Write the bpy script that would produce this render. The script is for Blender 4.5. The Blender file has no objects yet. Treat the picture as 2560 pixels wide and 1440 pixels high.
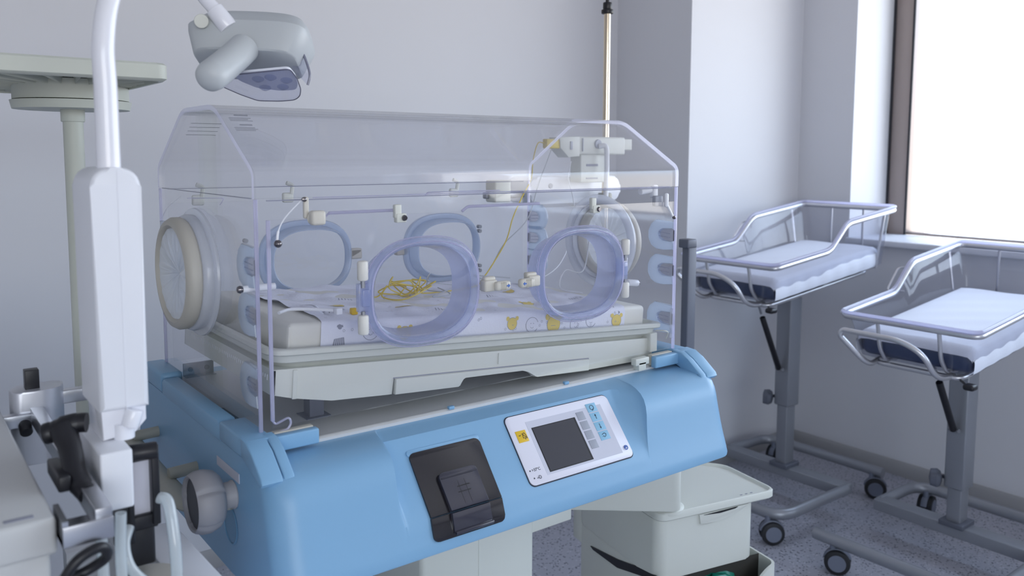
import bpy, bmesh, math, random
from mathutils import Vector, Matrix
random.seed(7)
sc = bpy.context.scene
COL = sc.collection

# ------------------------------------------------------------------ camera, world, lights, exposure
cam_d = bpy.data.cameras.new('camera'); cam = bpy.data.objects.new('camera', cam_d); COL.objects.link(cam)
YAW, PITCH, ROLL = .6546, -.0942, .0032
fw = Vector((math.sin(YAW) * math.cos(PITCH), math.cos(YAW) * math.cos(PITCH), math.sin(PITCH)))
rt = fw.cross(Vector((0, 0, 1))).normalized(); up = rt.cross(fw)
cr, sr = math.cos(ROLL), math.sin(ROLL)
r2 = rt * cr + up * sr; u2 = -rt * sr + up * cr
M = Matrix((r2, u2, -fw)).transposed().to_4x4(); M.translation = Vector((-.4826, -1.3012, 1.52))
cam.matrix_world = M
cam_d.sensor_width = 36; cam_d.lens = 2092 / 2560 * 36; cam_d.shift_y = -(720 - 584) / 2560
cam_d.clip_start = .02
cam_d.dof.use_dof = True; cam_d.dof.focus_distance = 1.75; cam_d.dof.aperture_fstop = 4.2
sc.camera = cam

sc.view_settings.view_transform = 'Standard'; sc.view_settings.look = 'None'
sc.view_settings.exposure = 0.80; sc.view_settings.gamma = 1; sc.view_settings.use_curve_mapping = False
sc.cycles.transparent_max_bounces = 48
sc.cycles.max_bounces = 10; sc.cycles.diffuse_bounces = 5; sc.cycles.glossy_bounces = 5; sc.cycles.transmission_bounces = 8
sc.cycles.caustics_reflective = False; sc.cycles.caustics_refractive = False
sc.cycles.sample_clamp_indirect = 6

SKY = 3.6
w = bpy.data.worlds.new('world'); sc.world = w; w.use_nodes = True
nt = w.node_tree; nt.nodes.clear()
tc = nt.nodes.new('ShaderNodeTexCoord'); sx = nt.nodes.new('ShaderNodeSeparateXYZ')
rp = nt.nodes.new('ShaderNodeValToRGB'); bg = nt.nodes.new('ShaderNodeBackground'); wo = nt.nodes.new('ShaderNodeOutputWorld')
nt.links.new(tc.outputs['Generated'], sx.inputs[0]); nt.links.new(sx.outputs['Z'], rp.inputs[0])
nt.links.new(rp.outputs[0], bg.inputs[0]); nt.links.new(bg.outputs[0], wo.inputs[0])
e = rp.color_ramp.elements
e[0].position = 0; e[0].color = (.88, .83, .76, 1); e[1].position = 1; e[1].color = (.62, .77, .98, 1)
k = rp.color_ramp.elements.new(.07); k.color = (.85, .91, .97, 1)
k = rp.color_ramp.elements.new(.28); k.color = (.73, .86, 1, 1)
bg.inputs[1].default_value = SKY

def area(name, loc, rot, sx_, sy_, power, color, portal=False):
    d = bpy.data.lights.new(name, 'AREA'); d.shape = 'RECTANGLE'; d.size = sx_; d.size_y = sy_
    d.energy = power; d.color = color
    if portal: d.cycles.is_portal = True
    o = bpy.data.objects.new(name, d); COL.objects.link(o); o.location = loc; o.rotation_euler = rot
    return o
XW = 3.35; YC = 1.25; XC = 2.49; YB = 1.72; ZC = 2.9
WY0, WY1, WZ0, WZ1 = -4.6, .955, 1.12, 2.7          # the window opening in the right wall
XL, YF = -4.5, -5.5
RX0, RX1, RZ0, RZ1 = -3.9, .2, .85, 2.75          # unseen window added in the wall behind the viewer, for ambient fill light
area('window_portal', (XW + .22, (WY0 + WY1) / 2, (WZ0 + WZ1) / 2), (0, math.radians(90), 0), WZ1 - WZ0, WY1 - WY0, 1, (1, 1, 1), True)
area('fill_window_portal', ((RX0 + RX1) / 2, YF - .1, (RZ0 + RZ1) / 2), (math.radians(90), 0, 0), RX1 - RX0, RZ1 - RZ0, 1, (1, 1, 1), True)

# ------------------------------------------------------------------ materials
def lin(c):
    return tuple(((v / 255) / 12.92 if v / 255 <= .04045 else ((v / 255 + .055) / 1.055) ** 2.4) for v in c)
def pmat(name, rgb, rough=.5, metal=0., bump=0., bscale=60, spec=.5, alpha=1., sub=0., coat=0., var=0.):
    m = bpy.data.materials.new(name); m.use_nodes = True
    n = m.node_tree; b = n.nodes['Principled BSDF']
    b.inputs['Base Color'].default_value = (*lin(rgb), 1)
    b.inputs['Roughness'].default_value = rough; b.inputs['Metallic'].default_value = metal
    b.inputs['Specular IOR Level'].default_value = spec; b.inputs['Alpha'].default_value = alpha
    if coat: b.inputs['Coat Weight'].default_value = coat
    if sub: b.inputs['Subsurface Weight'].default_value = sub; b.inputs['Subsurface Radius'].default_value = (.01, .01, .01)
    t = n.nodes.new('ShaderNodeTexCoord'); no = n.nodes.new('ShaderNodeTexNoise'); no.inputs['Scale'].default_value = bscale
    n.links.new(t.outputs['Object'], no.inputs['Vector'])
    if bump:
        bp = n.nodes.new('ShaderNodeBump'); bp.inputs['Strength'].default_value = bump; bp.inputs['Distance'].default_value = .002
        n.links.new(no.outputs['Fac'], bp.inputs['Height']); n.links.new(bp.outputs[0], b.inputs['Normal'])
    if var:
        mx = n.nodes.new('ShaderNodeMix'); mx.data_type = 'RGBA'; mx.inputs[0].default_value = 1
        r = n.nodes.new('ShaderNodeMapRange'); r.inputs['To Min'].default_value = 1 - var; r.inputs['To Max'].default_value = 1
        n.links.new(no.outputs['Fac'], r.inputs['Value'])
        mx.blend_type = 'MULTIPLY'; mx.inputs[6].default_value = (*lin(rgb), 1); n.links.new(r.outputs[0], mx.inputs[7])
        n.links.new(mx.outputs[2], b.inputs['Base Color'])
    return m
def clear(name, tint, body=None, amount=0., rough=.03, ior=1.49, through=.45):
    """thin clear plastic: transparent + fresnel gloss, optionally with some milky body"""
    m = bpy.data.materials.new(name); m.use_nodes = True; n = m.node_tree; n.nodes.clear()
    out = n.nodes.new('ShaderNodeOutputMaterial'); tr = n.nodes.new('ShaderNodeBsdfTransparent'); gl = n.nodes.new('ShaderNodeBsdfGlossy')
    fr = n.nodes.new('ShaderNodeFresnel'); mx = n.nodes.new('ShaderNodeMixShader')
    tr.inputs[0].default_value = (*lin(tint), 1); gl.inputs['Roughness'].default_value = rough
    ge = n.nodes.new('ShaderNodeNewGeometry'); mr = n.nodes.new('ShaderNodeMapRange')      # same reflectance on both faces of the thin sheet
    mr.inputs['To Min'].default_value = ior; mr.inputs['To Max'].default_value = 1 / ior
    n.links.new(ge.outputs['Backfacing'], mr.inputs['Value']); n.links.new(mr.outputs[0], fr.inputs[0])
    src = tr.outputs[0]
    if amount:
        df = n.nodes.new('ShaderNodeBsdfPrincipled'); df.inputs['Base Color'].default_value = (*lin(body), 1); df.inputs['Roughness'].default_value = .25
        tl = n.nodes.new('ShaderNodeBsdfTranslucent'); tl.inputs[0].default_value = (*lin(body), 1)
        m1 = n.nodes.new('ShaderNodeMixShader'); m1.inputs[0].default_value = through
        n.links.new(df.outputs[0], m1.inputs[1]); n.links.new(tl.outputs[0], m1.inputs[2])
        m2 = n.nodes.new('ShaderNodeMixShader'); m2.inputs[0].default_value = amount
        n.links.new(tr.outputs[0], m2.inputs[1]); n.links.new(m1.outputs[0], m2.inputs[2]); src = m2.outputs[0]
    n.links.new(fr.outputs[0], mx.inputs[0]); n.links.new(src, mx.inputs[1]); n.links.new(gl.outputs[0], mx.inputs[2])
    n.links.new(mx.outputs[0], out.inputs[0])
    return m
def floor_mat():
    m = bpy.data.materials.new('speckled_vinyl'); m.use_nodes = True; n = m.node_tree; b = n.nodes['Principled BSDF']
    t = n.nodes.new('ShaderNodeTexCoord')
    def v(scale, thr, seedoff):
        mp = n.nodes.new('ShaderNodeMapping'); mp.inputs['Location'].default_value = (seedoff, seedoff * .7, 0)
        n.links.new(t.outputs['Object'], mp.inputs[0])
        no = n.nodes.new('ShaderNodeTexNoise'); no.inputs['Scale'].default_value = 90; n.links.new(mp.outputs[0], no.inputs[0])
        ad = n.nodes.new('ShaderNodeVectorMath'); ad.operation = 'MULTIPLY_ADD'; ad.inputs[1].default_value = (.012,) * 3
        n.links.new(no.outputs['Color'], ad.inputs[0]); n.links.new(mp.outputs[0], ad.inputs[2])
        vo = n.nodes.new('ShaderNodeTexVoronoi'); vo.inputs['Scale'].default_value = scale; n.links.new(ad.outputs[0], vo.inputs[0])
        r = n.nodes.new('ShaderNodeMapRange'); r.inputs[1].default_value = thr; r.inputs[2].default_value = thr + .06; r.inputs[3].default_value = 1; r.inputs[4].default_value = 0
        n.links.new(vo.outputs['Distance'], r.inputs[0]); return r.outputs[0]
    base = (*lin((166, 168, 180)), 1)
    cur = None
    for sc_, th, so, c in ((68, .22, 1.3, (84, 87, 98)), (52, .15, 5.1, (100, 103, 116)), (60, .18, 9.7, (190, 192, 202))):
        mx = n.nodes.new('ShaderNodeMix'); mx.data_type = 'RGBA'
        n.links.new(v(sc_, th, so), mx.inputs[0])
        if cur is None: mx.inputs[6].default_value = base
        else: n.links.new(cur, mx.inputs[6])
        mx.inputs[7].default_value = (*lin(c), 1); cur = mx.outputs[2]
    n.links.new(cur, b.inputs['Base Color']); b.inputs['Roughness'].default_value = .42
    return m
W_WALL = pmat('painted_wall', (212, 213, 218), .7, bump=.04, bscale=160)
W_CEIL = pmat('painted_ceiling', (225, 226, 230), .8)
M_FLOOR = floor_mat()
M_BASEB = pmat('grey_baseboard', (158, 158, 160), .5)
M_FRAME = pmat('bronze_window_frame', (150, 138, 134), .35, metal=.35)
M_GASK = pmat('dark_gasket', (38, 38, 44), .6)
M_SILL = pmat('white_sill', (225, 228, 236), .35)
M_PANE = clear('window_glass', (250, 252, 255))
BLUE = pmat('light_blue_plastic', (130, 174, 208), .38, bump=.03, bscale=700)
BLUE_D = pmat('dark_teal_plastic', (62, 86, 98), .5)
CREAM = pmat('cream_plastic', (212, 214, 206), .42, bump=.03, bscale=600)
CREAM_D = pmat('warm_cream_plastic', (196, 192, 182), .45)
SHELFM = pmat('pale_green_grey_plastic', (204, 208, 198), .5)
WHITE = pmat('white_plastic', (232, 234, 240), .35)
WHITE_P = pmat('white_enamel', (236, 237, 244), .25, coat=.4)
GREYL = pmat('grey_lamp_plastic', (190, 195, 198), .42)
GREYK = pmat('grey_knob_plastic', (160, 158, 162), .5)
TAUPE = pmat('taupe_plastic', (172, 170, 158), .5)
BLACK = pmat('black_plastic', (22, 22, 28), .4)
BLACKG = pmat('smoked_dark_plastic', (30, 28, 34), .16, coat=.3)
BLACKG2 = pmat('smoked_flap_plastic', (52, 52, 64), .12, coat=.4)
SCREEN = pmat('dark_screen', (56, 56, 64), .3)
PANELW = pmat('white_panel_foil', (226, 225, 236), .4)
PANELG = pmat('grey_panel_foil', (204, 205, 218), .4)
KEYG = pmat('grey_key', (160, 164, 176), .4)
KEYB = pmat('blue_key', (140, 190, 218), .4)
YEL = pmat('yellow_key', (226, 186, 40), .4)
INK = pmat('dark_ink', (38, 44, 60), .5)
INKB = pmat('blue_ink', (70, 110, 190), .5)
INKG = pmat('faded_grey_ink', (150, 152, 162), .5)
STEEL = pmat('brushed_steel', (196, 198, 204), .28, metal=1)
STEELD = pmat('dull_steel', (150, 152, 158), .42, metal=.85)
BRASS = pmat('champagne_steel', (214, 200, 178), .16, metal=1)
GREYP = pmat('grey_powder_coat', (146, 149, 156), .38, metal=.45)
GREYPD = pmat('dark_grey_powder_coat', (96, 100, 112), .45, metal=.2)
TAUPEM = pmat('satin_tube_steel', (206, 206, 210), .3, metal=.75)
NAVY = pmat('navy_vinyl', (44, 62, 100), .4)
RUBBER = pmat('black_rubber', (26, 27, 32), .55)
WHEELG = pmat('grey_wheel_hub', (112, 118, 134), .45)
SHEET = pmat('white_cotton', (228, 230, 242), .85, bump=.35, bscale=240)
SHEETB = pmat('white_muslin', (226, 230, 242), .85, bump=.5, bscale=320)
VINYLW = pmat('off_white_vinyl', (222, 221, 214), .5, bump=.25, bscale=30)
YPRINT = pmat('yellow_print', (226, 204, 120), .85)
GPRINT = pmat('grey_print', (150, 152, 166), .85)
YWIRE = pmat('yellow_wire', (214, 190, 70), .45)
GWIRE = pmat('grey_wire', (176, 180, 186), .45)
WWIRE = pmat('white_wire', (224, 226, 230), .4)
GREEN = pmat('green_bag', (10, 120, 100), .35)
BROWN = pmat('dark_drawer_shade', (52, 50, 46), .6)  # colour holds the shade of the drawer inside and its brown contents
CHROME = pmat('dark_chrome_ball', (120, 116, 118), .12, metal=1)
LENS = clear('lens_plastic', (235, 238, 248), (225, 230, 245), .12)
LAMPGL = clear('lamp_cover', (243, 244, 250))
ACR = clear('clear_acrylic', (254, 254, 255), (240, 243, 250), .004)
ACR_E = clear('acrylic_cut_edge', (235, 235, 252), (240, 239, 255), .9, .1, through=.8)
PORT = clear('lavender_port_plastic', (240, 243, 252), (222, 229, 252), .30, .05)
PORT_S = clear('lavender_port_sleeve', (242, 244, 253), (222, 228, 250), .45, .2)
PORT_B = clear('blue_port_rubber', (236, 242, 252), (222, 235, 252), .4, .3)
GROM = clear('pale_blue_grommet_rubber', (238, 245, 252), (228, 238, 252), .5, .3)
CLOTH = clear('translucent_sleeve_cloth', (240, 242, 245), (236, 240, 245), .7, .5)
FROST = clear('white_frosted_ring', (250, 251, 254), (245, 247, 252), .5, .25)
TUBEM = clear('silicone_tube', (238, 243, 246), (240, 246, 248), .62, .1)
TUB = clear('bassinet_tub_acrylic', (236, 237, 243), (208, 210, 218), .07)
WARMW = pmat('ivory_pin_plastic', (220, 218, 212), .4)
BEIGE = pmat('beige_latch_plastic', (206, 202, 192), .42)

# ------------------------------------------------------------------ mesh helpers
def fillet(pts, r, n=5, closed=False):
    P = [Vector(p) for p in pts]; out = []
    N = len(P)
    for i, p in enumerate(P):
        if not closed and i in (0, N - 1): out.append(p); continue
        a = P[i - 1] - p; b = P[(i + 1) % N] - p
        d = min(r, a.length * .49, b.length * .49)
        if d < 1e-6: out.append(p); continue
        s = p + a.normalized() * d; t_ = p + b.normalized() * d
        for k in range(n + 1):
            t = k / n; out.append(s * (1 - t) ** 2 + p * 2 * t * (1 - t) + t_ * t * t)
    return out
def catmull(pts, n=8):
    P = [Vector(p) for p in pts]; P = [P[0] * 2 - P[1]] + P + [P[-1] * 2 - P[-2]]; out = []
    for i in range(1, len(P) - 2):
        a, b, c, d = P[i - 1], P[i], P[i + 1], P[i + 2]
        for k in range(n):
            t = k / n
            out.append(.5 * ((2 * b) + (c - a) * t + (2 * a - 5 * b + 4 * c - d) * t * t + (3 * b - a - 3 * c + d) * t ** 3))
    out.append(P[-2]); return out
class MB:
    def __init__(s): s.bm = bmesh.new()
    def _merge(s, tb, mat, M=None):
        for f in tb.faces: f.material_index = mat if f.material_index == 0 else f.material_index
        if M is not None: bmesh.ops.transform(tb, matrix=M, verts=tb.verts)
        bmesh.ops.recalc_face_normals(tb, faces=tb.faces)
        me = bpy.data.meshes.new('t'); tb.to_mesh(me); s.bm.from_mesh(me); bpy.data.meshes.remove(me); tb.free()
    def box(s, x0, x1, y0, y1, z0, z1, bev=0, mat=0, M=None, seg=3):
        tb = bmesh.new(); bmesh.ops.create_cube(tb, size=1)
        for v in tb.verts: v.co = Vector((x0 + (v.co.x + .5) * (x1 - x0), y0 + (v.co.y + .5) * (y1 - y0), z0 + (v.co.z + .5) * (z1 - z0)))
        if bev: bmesh.ops.bevel(tb, geom=tb.edges[:], offset=bev, segments=seg, affect='EDGES', profile=.5, clamp_overlap=True)
        s._merge(tb, mat, M); return s
    def prism(s, pts, d0, d1, axis='y', bev=0, mat=0, M=None, seg=2, cap=None):
        """2D outline (a, b) extruded along axis. x: (y,z), y: (x,z), z: (x,y)"""
        tb = bmesh.new()
        def P(a, b, d): return {'x': (d, a, b), 'y': (a, d, b), 'z': (a, b, d)}[axis]
        A = [tb.verts.new(P(a, b, d0)) for a, b in pts]; B = [tb.verts.new(P(a, b, d1)) for a, b in pts]
        f0 = tb.faces.new(A); f1 = tb.faces.new(B[::-1]); n = len(pts)
        for i in range(n): tb.faces.new((A[i], B[i], B[(i + 1) % n], A[(i + 1) % n]))
        if bev:
            ed = [e_ for f in (f0, f1) for e_ in f.edges]
            bmesh.ops.bevel(tb, geom=ed, offset=bev, segments=seg, affect='EDGES', profile=.5, clamp_overlap=True)
        elif cap is not None: f0.material_index = cap; f1.material_index = cap
        s._merge(tb, mat, M); return s
    def tube(s, path, r, n=12, closed=False, mat=0, M=None, caps=True, flat=1.):
        P = [Vector(p) for p in path]; tb = bmesh.new(); rings = []; N = len(P)
        rad = r if hasattr(r, '__len__') else [r] * N
        prev = None
        for i, p in enumerate(P):
            if closed: t = (P[(i + 1) % N] - P[i - 1]).normalized()
            else: t = (P[min(i + 1, N - 1)] - P[max(i - 1, 0)]).normalized()
            if prev is None:
                u = t.cross(Vector((0, 0, 1)));
                if u.length < .05: u = t.cross(Vector((0, 1, 0)))
                u.normalize()
            else: u = (prev - t * prev.dot(t)).normalized()
            prev = u; v = t.cross(u)
            rings.append([tb.verts.new(p + (u * math.cos(2 * math.pi * k / n) + v * math.sin(2 * math.pi * k / n) * flat) * rad[i]) for k in range(n)])
        for i in range(N if closed else N - 1):
            a, b = rings[i], rings[(i + 1) % N]
            for k in range(n): tb.faces.new((a[k], a[(k + 1) % n], b[(k + 1) % n], b[k]))
        if not closed and caps: tb.faces.new(rings[0][::-1]); tb.faces.new(rings[-1])
        s._merge(tb, mat, M); return s
    def cyl(s, p0, p1, r0, r1=None, n=28, mat=0, bev=0):
        p0, p1 = Vector(p0), Vector(p1); r1 = r0 if r1 is None else r1
        if bev:
            d = (p1 - p0).normalized()
            return s.tube([p0, p0 + d * 1e-5, p0 + d * bev * .3, p0 + d * bev, p1 - d * bev, p1 - d * bev * .3, p1 - d * 1e-5, p1],
                          [max(r0 - bev, 1e-4), r0 - bev, r0 - bev * .3, r0, r1, r1 - bev * .3, r1 - bev, max(r1 - bev, 1e-4)], n, mat=mat)
        return s.tube([p0, p1], [r0, r1], n, mat=mat)
    def lathe(s, prof, origin, axis, n=40, mat=0, mod=None, closed=False):
        """prof: list of (r, h) along axis"""
        ax = Vector(axis).normalized(); u = ax.cross(Vector((0, 0, 1)))
        if u.length < .05: u = ax.cross(Vector((0, 1, 0)))
        u.normalize(); v = ax.cross(u); tb = bmesh.new(); rings = []; O = Vector(origin)
        for r, h in prof:
            ring = []
            for k in range(n):
                a = 2 * math.pi * k / n; rr = max(r, 1e-4) * (mod(a, h) if mod else 1)
                ring.append(tb.verts.new(O + ax * h + (u * math.cos(a) + v * math.sin(a)) * rr))
            rings.append(ring)
        for a, b in zip(rings, rings[1:]):
            for k in range(n): tb.faces.new((a[k], a[(k + 1) % n], b[(k + 1) % n], b[k]))
        if closed:
            for k in range(n): tb.faces.new((rings[-1][k], rings[-1][(k + 1) % n], rings[0][(k + 1) % n], rings[0][k]))
        else: tb.faces.new(rings[0][::-1]); tb.faces.new(rings[-1])
        s._merge(tb, mat); return s
    def loft(s, rings, closed_path=False, mat=0, caps=False, closed_ring=True):
        tb = bmesh.new(); R = [[tb.verts.new(p) for p in r] for r in rings]; N = len(R); n = len(R[0])
        for i in range(N if closed_path else N - 1):
            a, b = R[i], R[(i + 1) % N]
            for k in range(n if closed_ring else n - 1): tb.faces.new((a[k], a[(k + 1) % n], b[(k + 1) % n], b[k]))
        if caps: tb.faces.new(R[0][::-1]); tb.faces.new(R[-1])
        s._merge(tb, mat); return s
    def strip(s, prof, th, x0, x1, mat=0, cap=1):
        """open (y,z) profile given thickness th inward (left normal), extruded along x; cut ends get material cap"""
        P = [Vector((a, b)) for a, b in prof]; Q = []
        for i, p in enumerate(P):
            t = (P[min(i + 1, len(P) - 1)] - P[max(i - 1, 0)]).normalized(); Q.append(p + Vector((t.y, -t.x)) * th)
        tb = bmesh.new(); n = len(P)
        V = [[tb.verts.new((x, q.x, q.y)) for q in L] for x in (x0, x1) for L in (P, Q)]
        a0, b0, a1, b1 = V
        for i in range(n - 1):
            tb.faces.new((a0[i], a0[i + 1], a1[i + 1], a1[i])); tb.faces.new((b0[i], b1[i], b1[i + 1], b0[i + 1]))
            f = tb.faces.new((a0[i], b0[i], b0[i + 1], a0[i + 1])); f.material_index = cap
            f = tb.faces.new((a1[i], a1[i + 1], b1[i + 1], b1[i])); f.material_index = cap
        f = tb.faces.new((a0[0], a1[0], b1[0], b0[0])); f.material_index = cap
        f = tb.faces.new((a0[-1], b0[-1], b1[-1], a1[-1])); f.material_index = cap
        s._merge(tb, mat); return s
    def xform(s, M): bmesh.ops.transform(s.bm, matrix=M, verts=s.bm.verts); return s
    def build(s, name, mats, parent=None, off=(0, 0, 0), smooth=38):
        me = bpy.data.meshes.new(name); s.bm.to_mesh(me); s.bm.free()
        for m in (mats if isinstance(mats, (list, tuple)) else [mats]): me.materials.append(m)
        for p in me.polygons: p.use_smooth = True
        me.set_sharp_from_angle(angle=math.radians(smooth))
        o = bpy.data.objects.new(name, me); COL.objects.link(o)
        if parent is not None: o.parent = parent
        o.location = off
        return o
def tag(o, label=None, cat=None, group=None, kind=None):
    for k_, v_ in (('label', label), ('category', cat), ('group', group), ('kind', kind)):
        if v_: o[k_] = v_
    return o
def thing(name, loc, label, cat, group=None, rz=0):
    o = bpy.data.objects.new(name, None); COL.objects.link(o); o.location = loc; o.rotation_euler.z = rz
    o.empty_display_size = .1
    return tag(o, label, cat, group)
def selli(cx, cz, rx, rz, n=64, p=2.6):
    out = []
    for k in range(n):
        a = 2 * math.pi * k / n; c, s_ = math.cos(a), math.sin(a)
        out.append((cx + rx * math.copysign(abs(c) ** (2 / p), c), cz + rz * math.copysign(abs(s_) ** (2 / p), s_)))
    return out
def rrect(x0, x1, z0, z1, r, n=5):
    out = []
    for cx, cz, a0 in ((x1 - r, z1 - r, 0), (x0 + r, z1 - r, 90), (x0 + r, z0 + r, 180), (x1 - r, z0 + r, 270)):
        for k in range(n + 1):
            a = math.radians(a0 + 90 * k / n); out.append((cx + r * math.cos(a), cz + r * math.sin(a)))
    return out
def text_mesh(txt, size, mat, name, parent, M, ext=.0003):
    cu = bpy.data.curves.new('txt', 'FONT'); cu.body = txt; cu.size = size; cu.extrude = ext
    o = bpy.data.objects.new('t', cu); COL.objects.link(o)
    bpy.context.view_layer.update()
    me = bpy.data.meshes.new_from_object(o.evaluated_get(bpy.context.evaluated_depsgraph_get()))
    bpy.data.objects.remove(o); bpy.data.curves.remove(cu)
    me.transform(M); me.materials.clear(); me.materials.append(mat)
    q = bpy.data.objects.new(name, me); COL.objects.link(q); q.parent = parent
    return q

# ------------------------------------------------------------------ the room
def struct(name, mb, m, parent=None):
    o = mb.build(name, m, parent)
    if parent is None: o['kind'] = 'structure'
    return o
T = .12
struct('floor', MB().box(XL - T, XW + .5, YF - T, YB + T, -T, 0), M_FLOOR)
struct('ceiling', MB().box(XL - T, XW + .5, YF - T, YB + T, ZC, ZC + T), W_CEIL)
struct('wall_back', MB().box(XL - T, XC, YB, YB + T, 0, ZC), W_WALL)
struct('wall_corner', MB().box(XC, XW + .3, YC, YB + T, 0, ZC), W_WALL)
RW = .36
mb = MB()
mb.box(XW, XW + RW, YF, YC, 0, WZ0 - .03); mb.box(XW, XW + RW, YF, YC, WZ1, ZC)
mb.box(XW, XW + RW, WY1, YC, WZ0 - .03, WZ1); mb.box(XW, XW + RW, YF, WY0, WZ0 - .03, WZ1)
struct('wall_right', mb, W_WALL)
struct('wall_left', MB().box(XL - T, XL, YF, YB, 0, ZC), W_WALL)
mb = MB(); mb.box(XL, RX0, YF - T, YF, 0, ZC); mb.box(RX1, XW, YF - T, YF, 0, ZC); mb.box(RX0, RX1, YF - T, YF, 0, RZ0); mb.box(RX0, RX1, YF - T, YF, RZ1, ZC)
struct('wall_front', mb, W_WALL)
mb = MB(); mb.prism([(XW - .016, 0), (XW - .016, .055), (XW - .006, .07), (XW, .07), (XW, 0)], YF, YC, 'y')
struct('baseboard_right', mb, M_BASEB)
mb = MB(); mb.prism([(YC - .016, 0), (YC - .016, .055), (YC - .006, .07), (YC, .07), (YC, 0)], XC, XW - .016, 'x'); struct('baseboard_corner', mb, M_BASEB)
mb = MB(); mb.prism([(YB - .016, 0), (YB - .016, .055), (YB - .006, .07), (YB, .07), (YB, 0)], XL, XC, 'x'); struct('baseboard_back', mb, M_BASEB)
win = bpy.data.objects.new('window_1', None); COL.objects.link(win); win['kind'] = 'structure'
mb = MB(); mb.box(XW - .035, XW + .36, WY0, WY1, WZ0 - .03, WZ0, .006); mb.build('window_sill', M_SILL, win)
mb = MB(); FX0, FX1 = XW + .34, XW + .42
mb.box(FX0, FX1 + .2, WY1 - .10, WY1, WZ0, WZ1, .003); mb.box(FX0, FX1 + .2, WY0, WY0 + .075, WZ0, WZ1, .003)
mb.box(FX0 + .02, FX1, WY0, WY1, WZ0, WZ0 + .012); mb.box(FX0, FX1, WY0, WY1, WZ1 - .06, WZ1); mb.box(FX0, FX1, -1.2, -1.12, WZ0, WZ1)
mb.build('window_frame', M_FRAME, win)
mb = MB(); mb.box(FX0 - .006, FX0 + .004, WY1 - .012, WY1, WZ0, WZ1); mb.box(FX0 - .003, FX0 + .004, WY1 - .11, WY1 - .10, WZ0, WZ1); mb.build('window_gasket', M_GASK, win)
mb = MB(); mb.box(FX1 - .03, FX1 - .024, WY0 + .07, WY1 - .07, WZ0 + .01, WZ1 - .05); mb.build('pane', M_PANE, win)

fill_win = bpy.data.objects.new('fill_window', None); COL.objects.link(fill_win); fill_win['kind'] = 'structure'  # frame of the unseen window added for fill light
mb = MB()
for a, b, c, d in ((RX0, RX0 + .06, RZ0, RZ1), (RX1 - .06, RX1, RZ0, RZ1), (-1.93, -1.87, RZ0, RZ1), (RX0, RX1, RZ0, RZ0 + .06), (RX0, RX1, RZ1 - .06, RZ1)): mb.box(a, b, YF - .09, YF - .03, c, d)
mb.build('window_frame', M_FRAME, fill_win)
# ------------------------------------------------------------------ the incubator (local frame: x along it, y into the room, z above the deck)
ZB = 1.062; L = 1.0; WD = .553
IR = (.5, .28, 0); IO = (-.5, -.28, ZB)
inc = thing('incubator', IR, 'light blue infant incubator with clear acrylic hood, centre of the room', 'incubator')
def part(mb, name, m, parent=inc, label=None, smooth=38):
    o = mb.build(name, m, parent, IO if parent is inc else (0, 0, 0), smooth)
    if label: o['label'] = label
    return o

# body: profile lofted along x, with a scooped recess in the front for the controls
outer = [(.0, -.030), (-.02, -.0305), (-.04, -.0315), (-.062, -.0325), (-.082, -.036), (-.099, -.0425), (-.111, -.0525), (-.119, -.0655), (-.124, -.081), (-.128, -.099),
         (-.1325, -.117), (-.1375, -.136), (-.143, -.155), (-.148, -.170), (-.154, -.187), (-.159, -.203), (-.158, -.209), (-.15, -.214), (-.10, -.225), (-.03, -.24), (.06, -.25)]
inner = [(.0, -.030), (-.008, -.0314), (-.018, -.0332), (-.028, -.0351), (-.038, -.0369), (-.0485, -.0388), (-.055, -.046), (-.067, -.0604), (-.079, -.0748), (-.091, -.0892),
         (-.103, -.1036), (-.115, -.118), (-.143, -.1516), (-.148, -.170), (-.154, -.187), (-.159, -.203), (-.158, -.209), (-.15, -.214), (-.10, -.225), (-.03, -.24), (.06, -.25)]
def smoothstep(t): t = max(0, min(1, t)); return t * t * (3 - 2 * t)
BX0, BX1, RC = -.03, 1.03, .045
XLIP = [(0, .206), (1.2, .1985), (4.4, .1846), (7.6, .1813), (9.8, .1814), (12, .1856), (30, .1856)]
XSC = [(0, .797), (.6, .7964), (3, .7899), (4.5, .7838), (8, .7763), (11.7, .7642), (30, .762)]
def interp(T, t):
    for (a, b), (c, d) in zip(T, T[1:]):
        if t <= c: return b + (d - b) * (t - a) / (c - a)
    return T[-1][1]
def section(x):
    pts = []
    for i, (o, q) in enumerate(zip(outer, inner)):
        xl, xr = interp(XLIP, i), interp(XSC, i)
        K = [(BX0, BX0), (.03, .03), (.18, xl), (.77, xr), (.96, .96), (BX1, BX1)]        # the lips curve down the front
        X = interp(K, x)
        a = smoothstep((x - .18) / .008)
        wr = .040
        t = (x - (.77 - wr)) / wr
        b = 1 if t <= 0 else (0 if t >= 1 else (1 - t) ** .42)
        m = min(a, b) if i <= 12 else 0
        y = o[0] * (1 - m) + q[0] * m; z = o[1] * (1 - m) + q[1] * m
        pts.append((y, z, X))
    # corner rounding in plan
    d = min(x - BX0, BX1 - x)
    if d < RC:
        s = RC - math.sqrt(max(0, RC * RC - (RC - d) ** 2))
        pts = [(min(y + s * min(1, abs(y) / .1), .06), z, X) for y, z, X in pts]
    return pts
xs = [BX0 + RC * (1 - math.cos(math.pi / 2 * k / 10)) for k in range(11)]
x = xs[-1]
while x < .16: xs.append(x + .02); x = xs[-1]
xs += [.17, .176] + [.18 + .001 * k for k in range(0, 9)] + [.2 + .03 * k for k in range(0, 18)] + [.722 + .003 * k for k in range(0, 14)] + [.763, .765, .767, .7685, .7695, .77, .772, .78]
x = xs[-1]
while x < BX1 - RC - .02: xs.append(x + .02); x = xs[-1]
xs += [BX1 - RC * (1 - math.cos(math.pi / 2 * (10 - k) / 10)) for k in range(11)]
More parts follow.
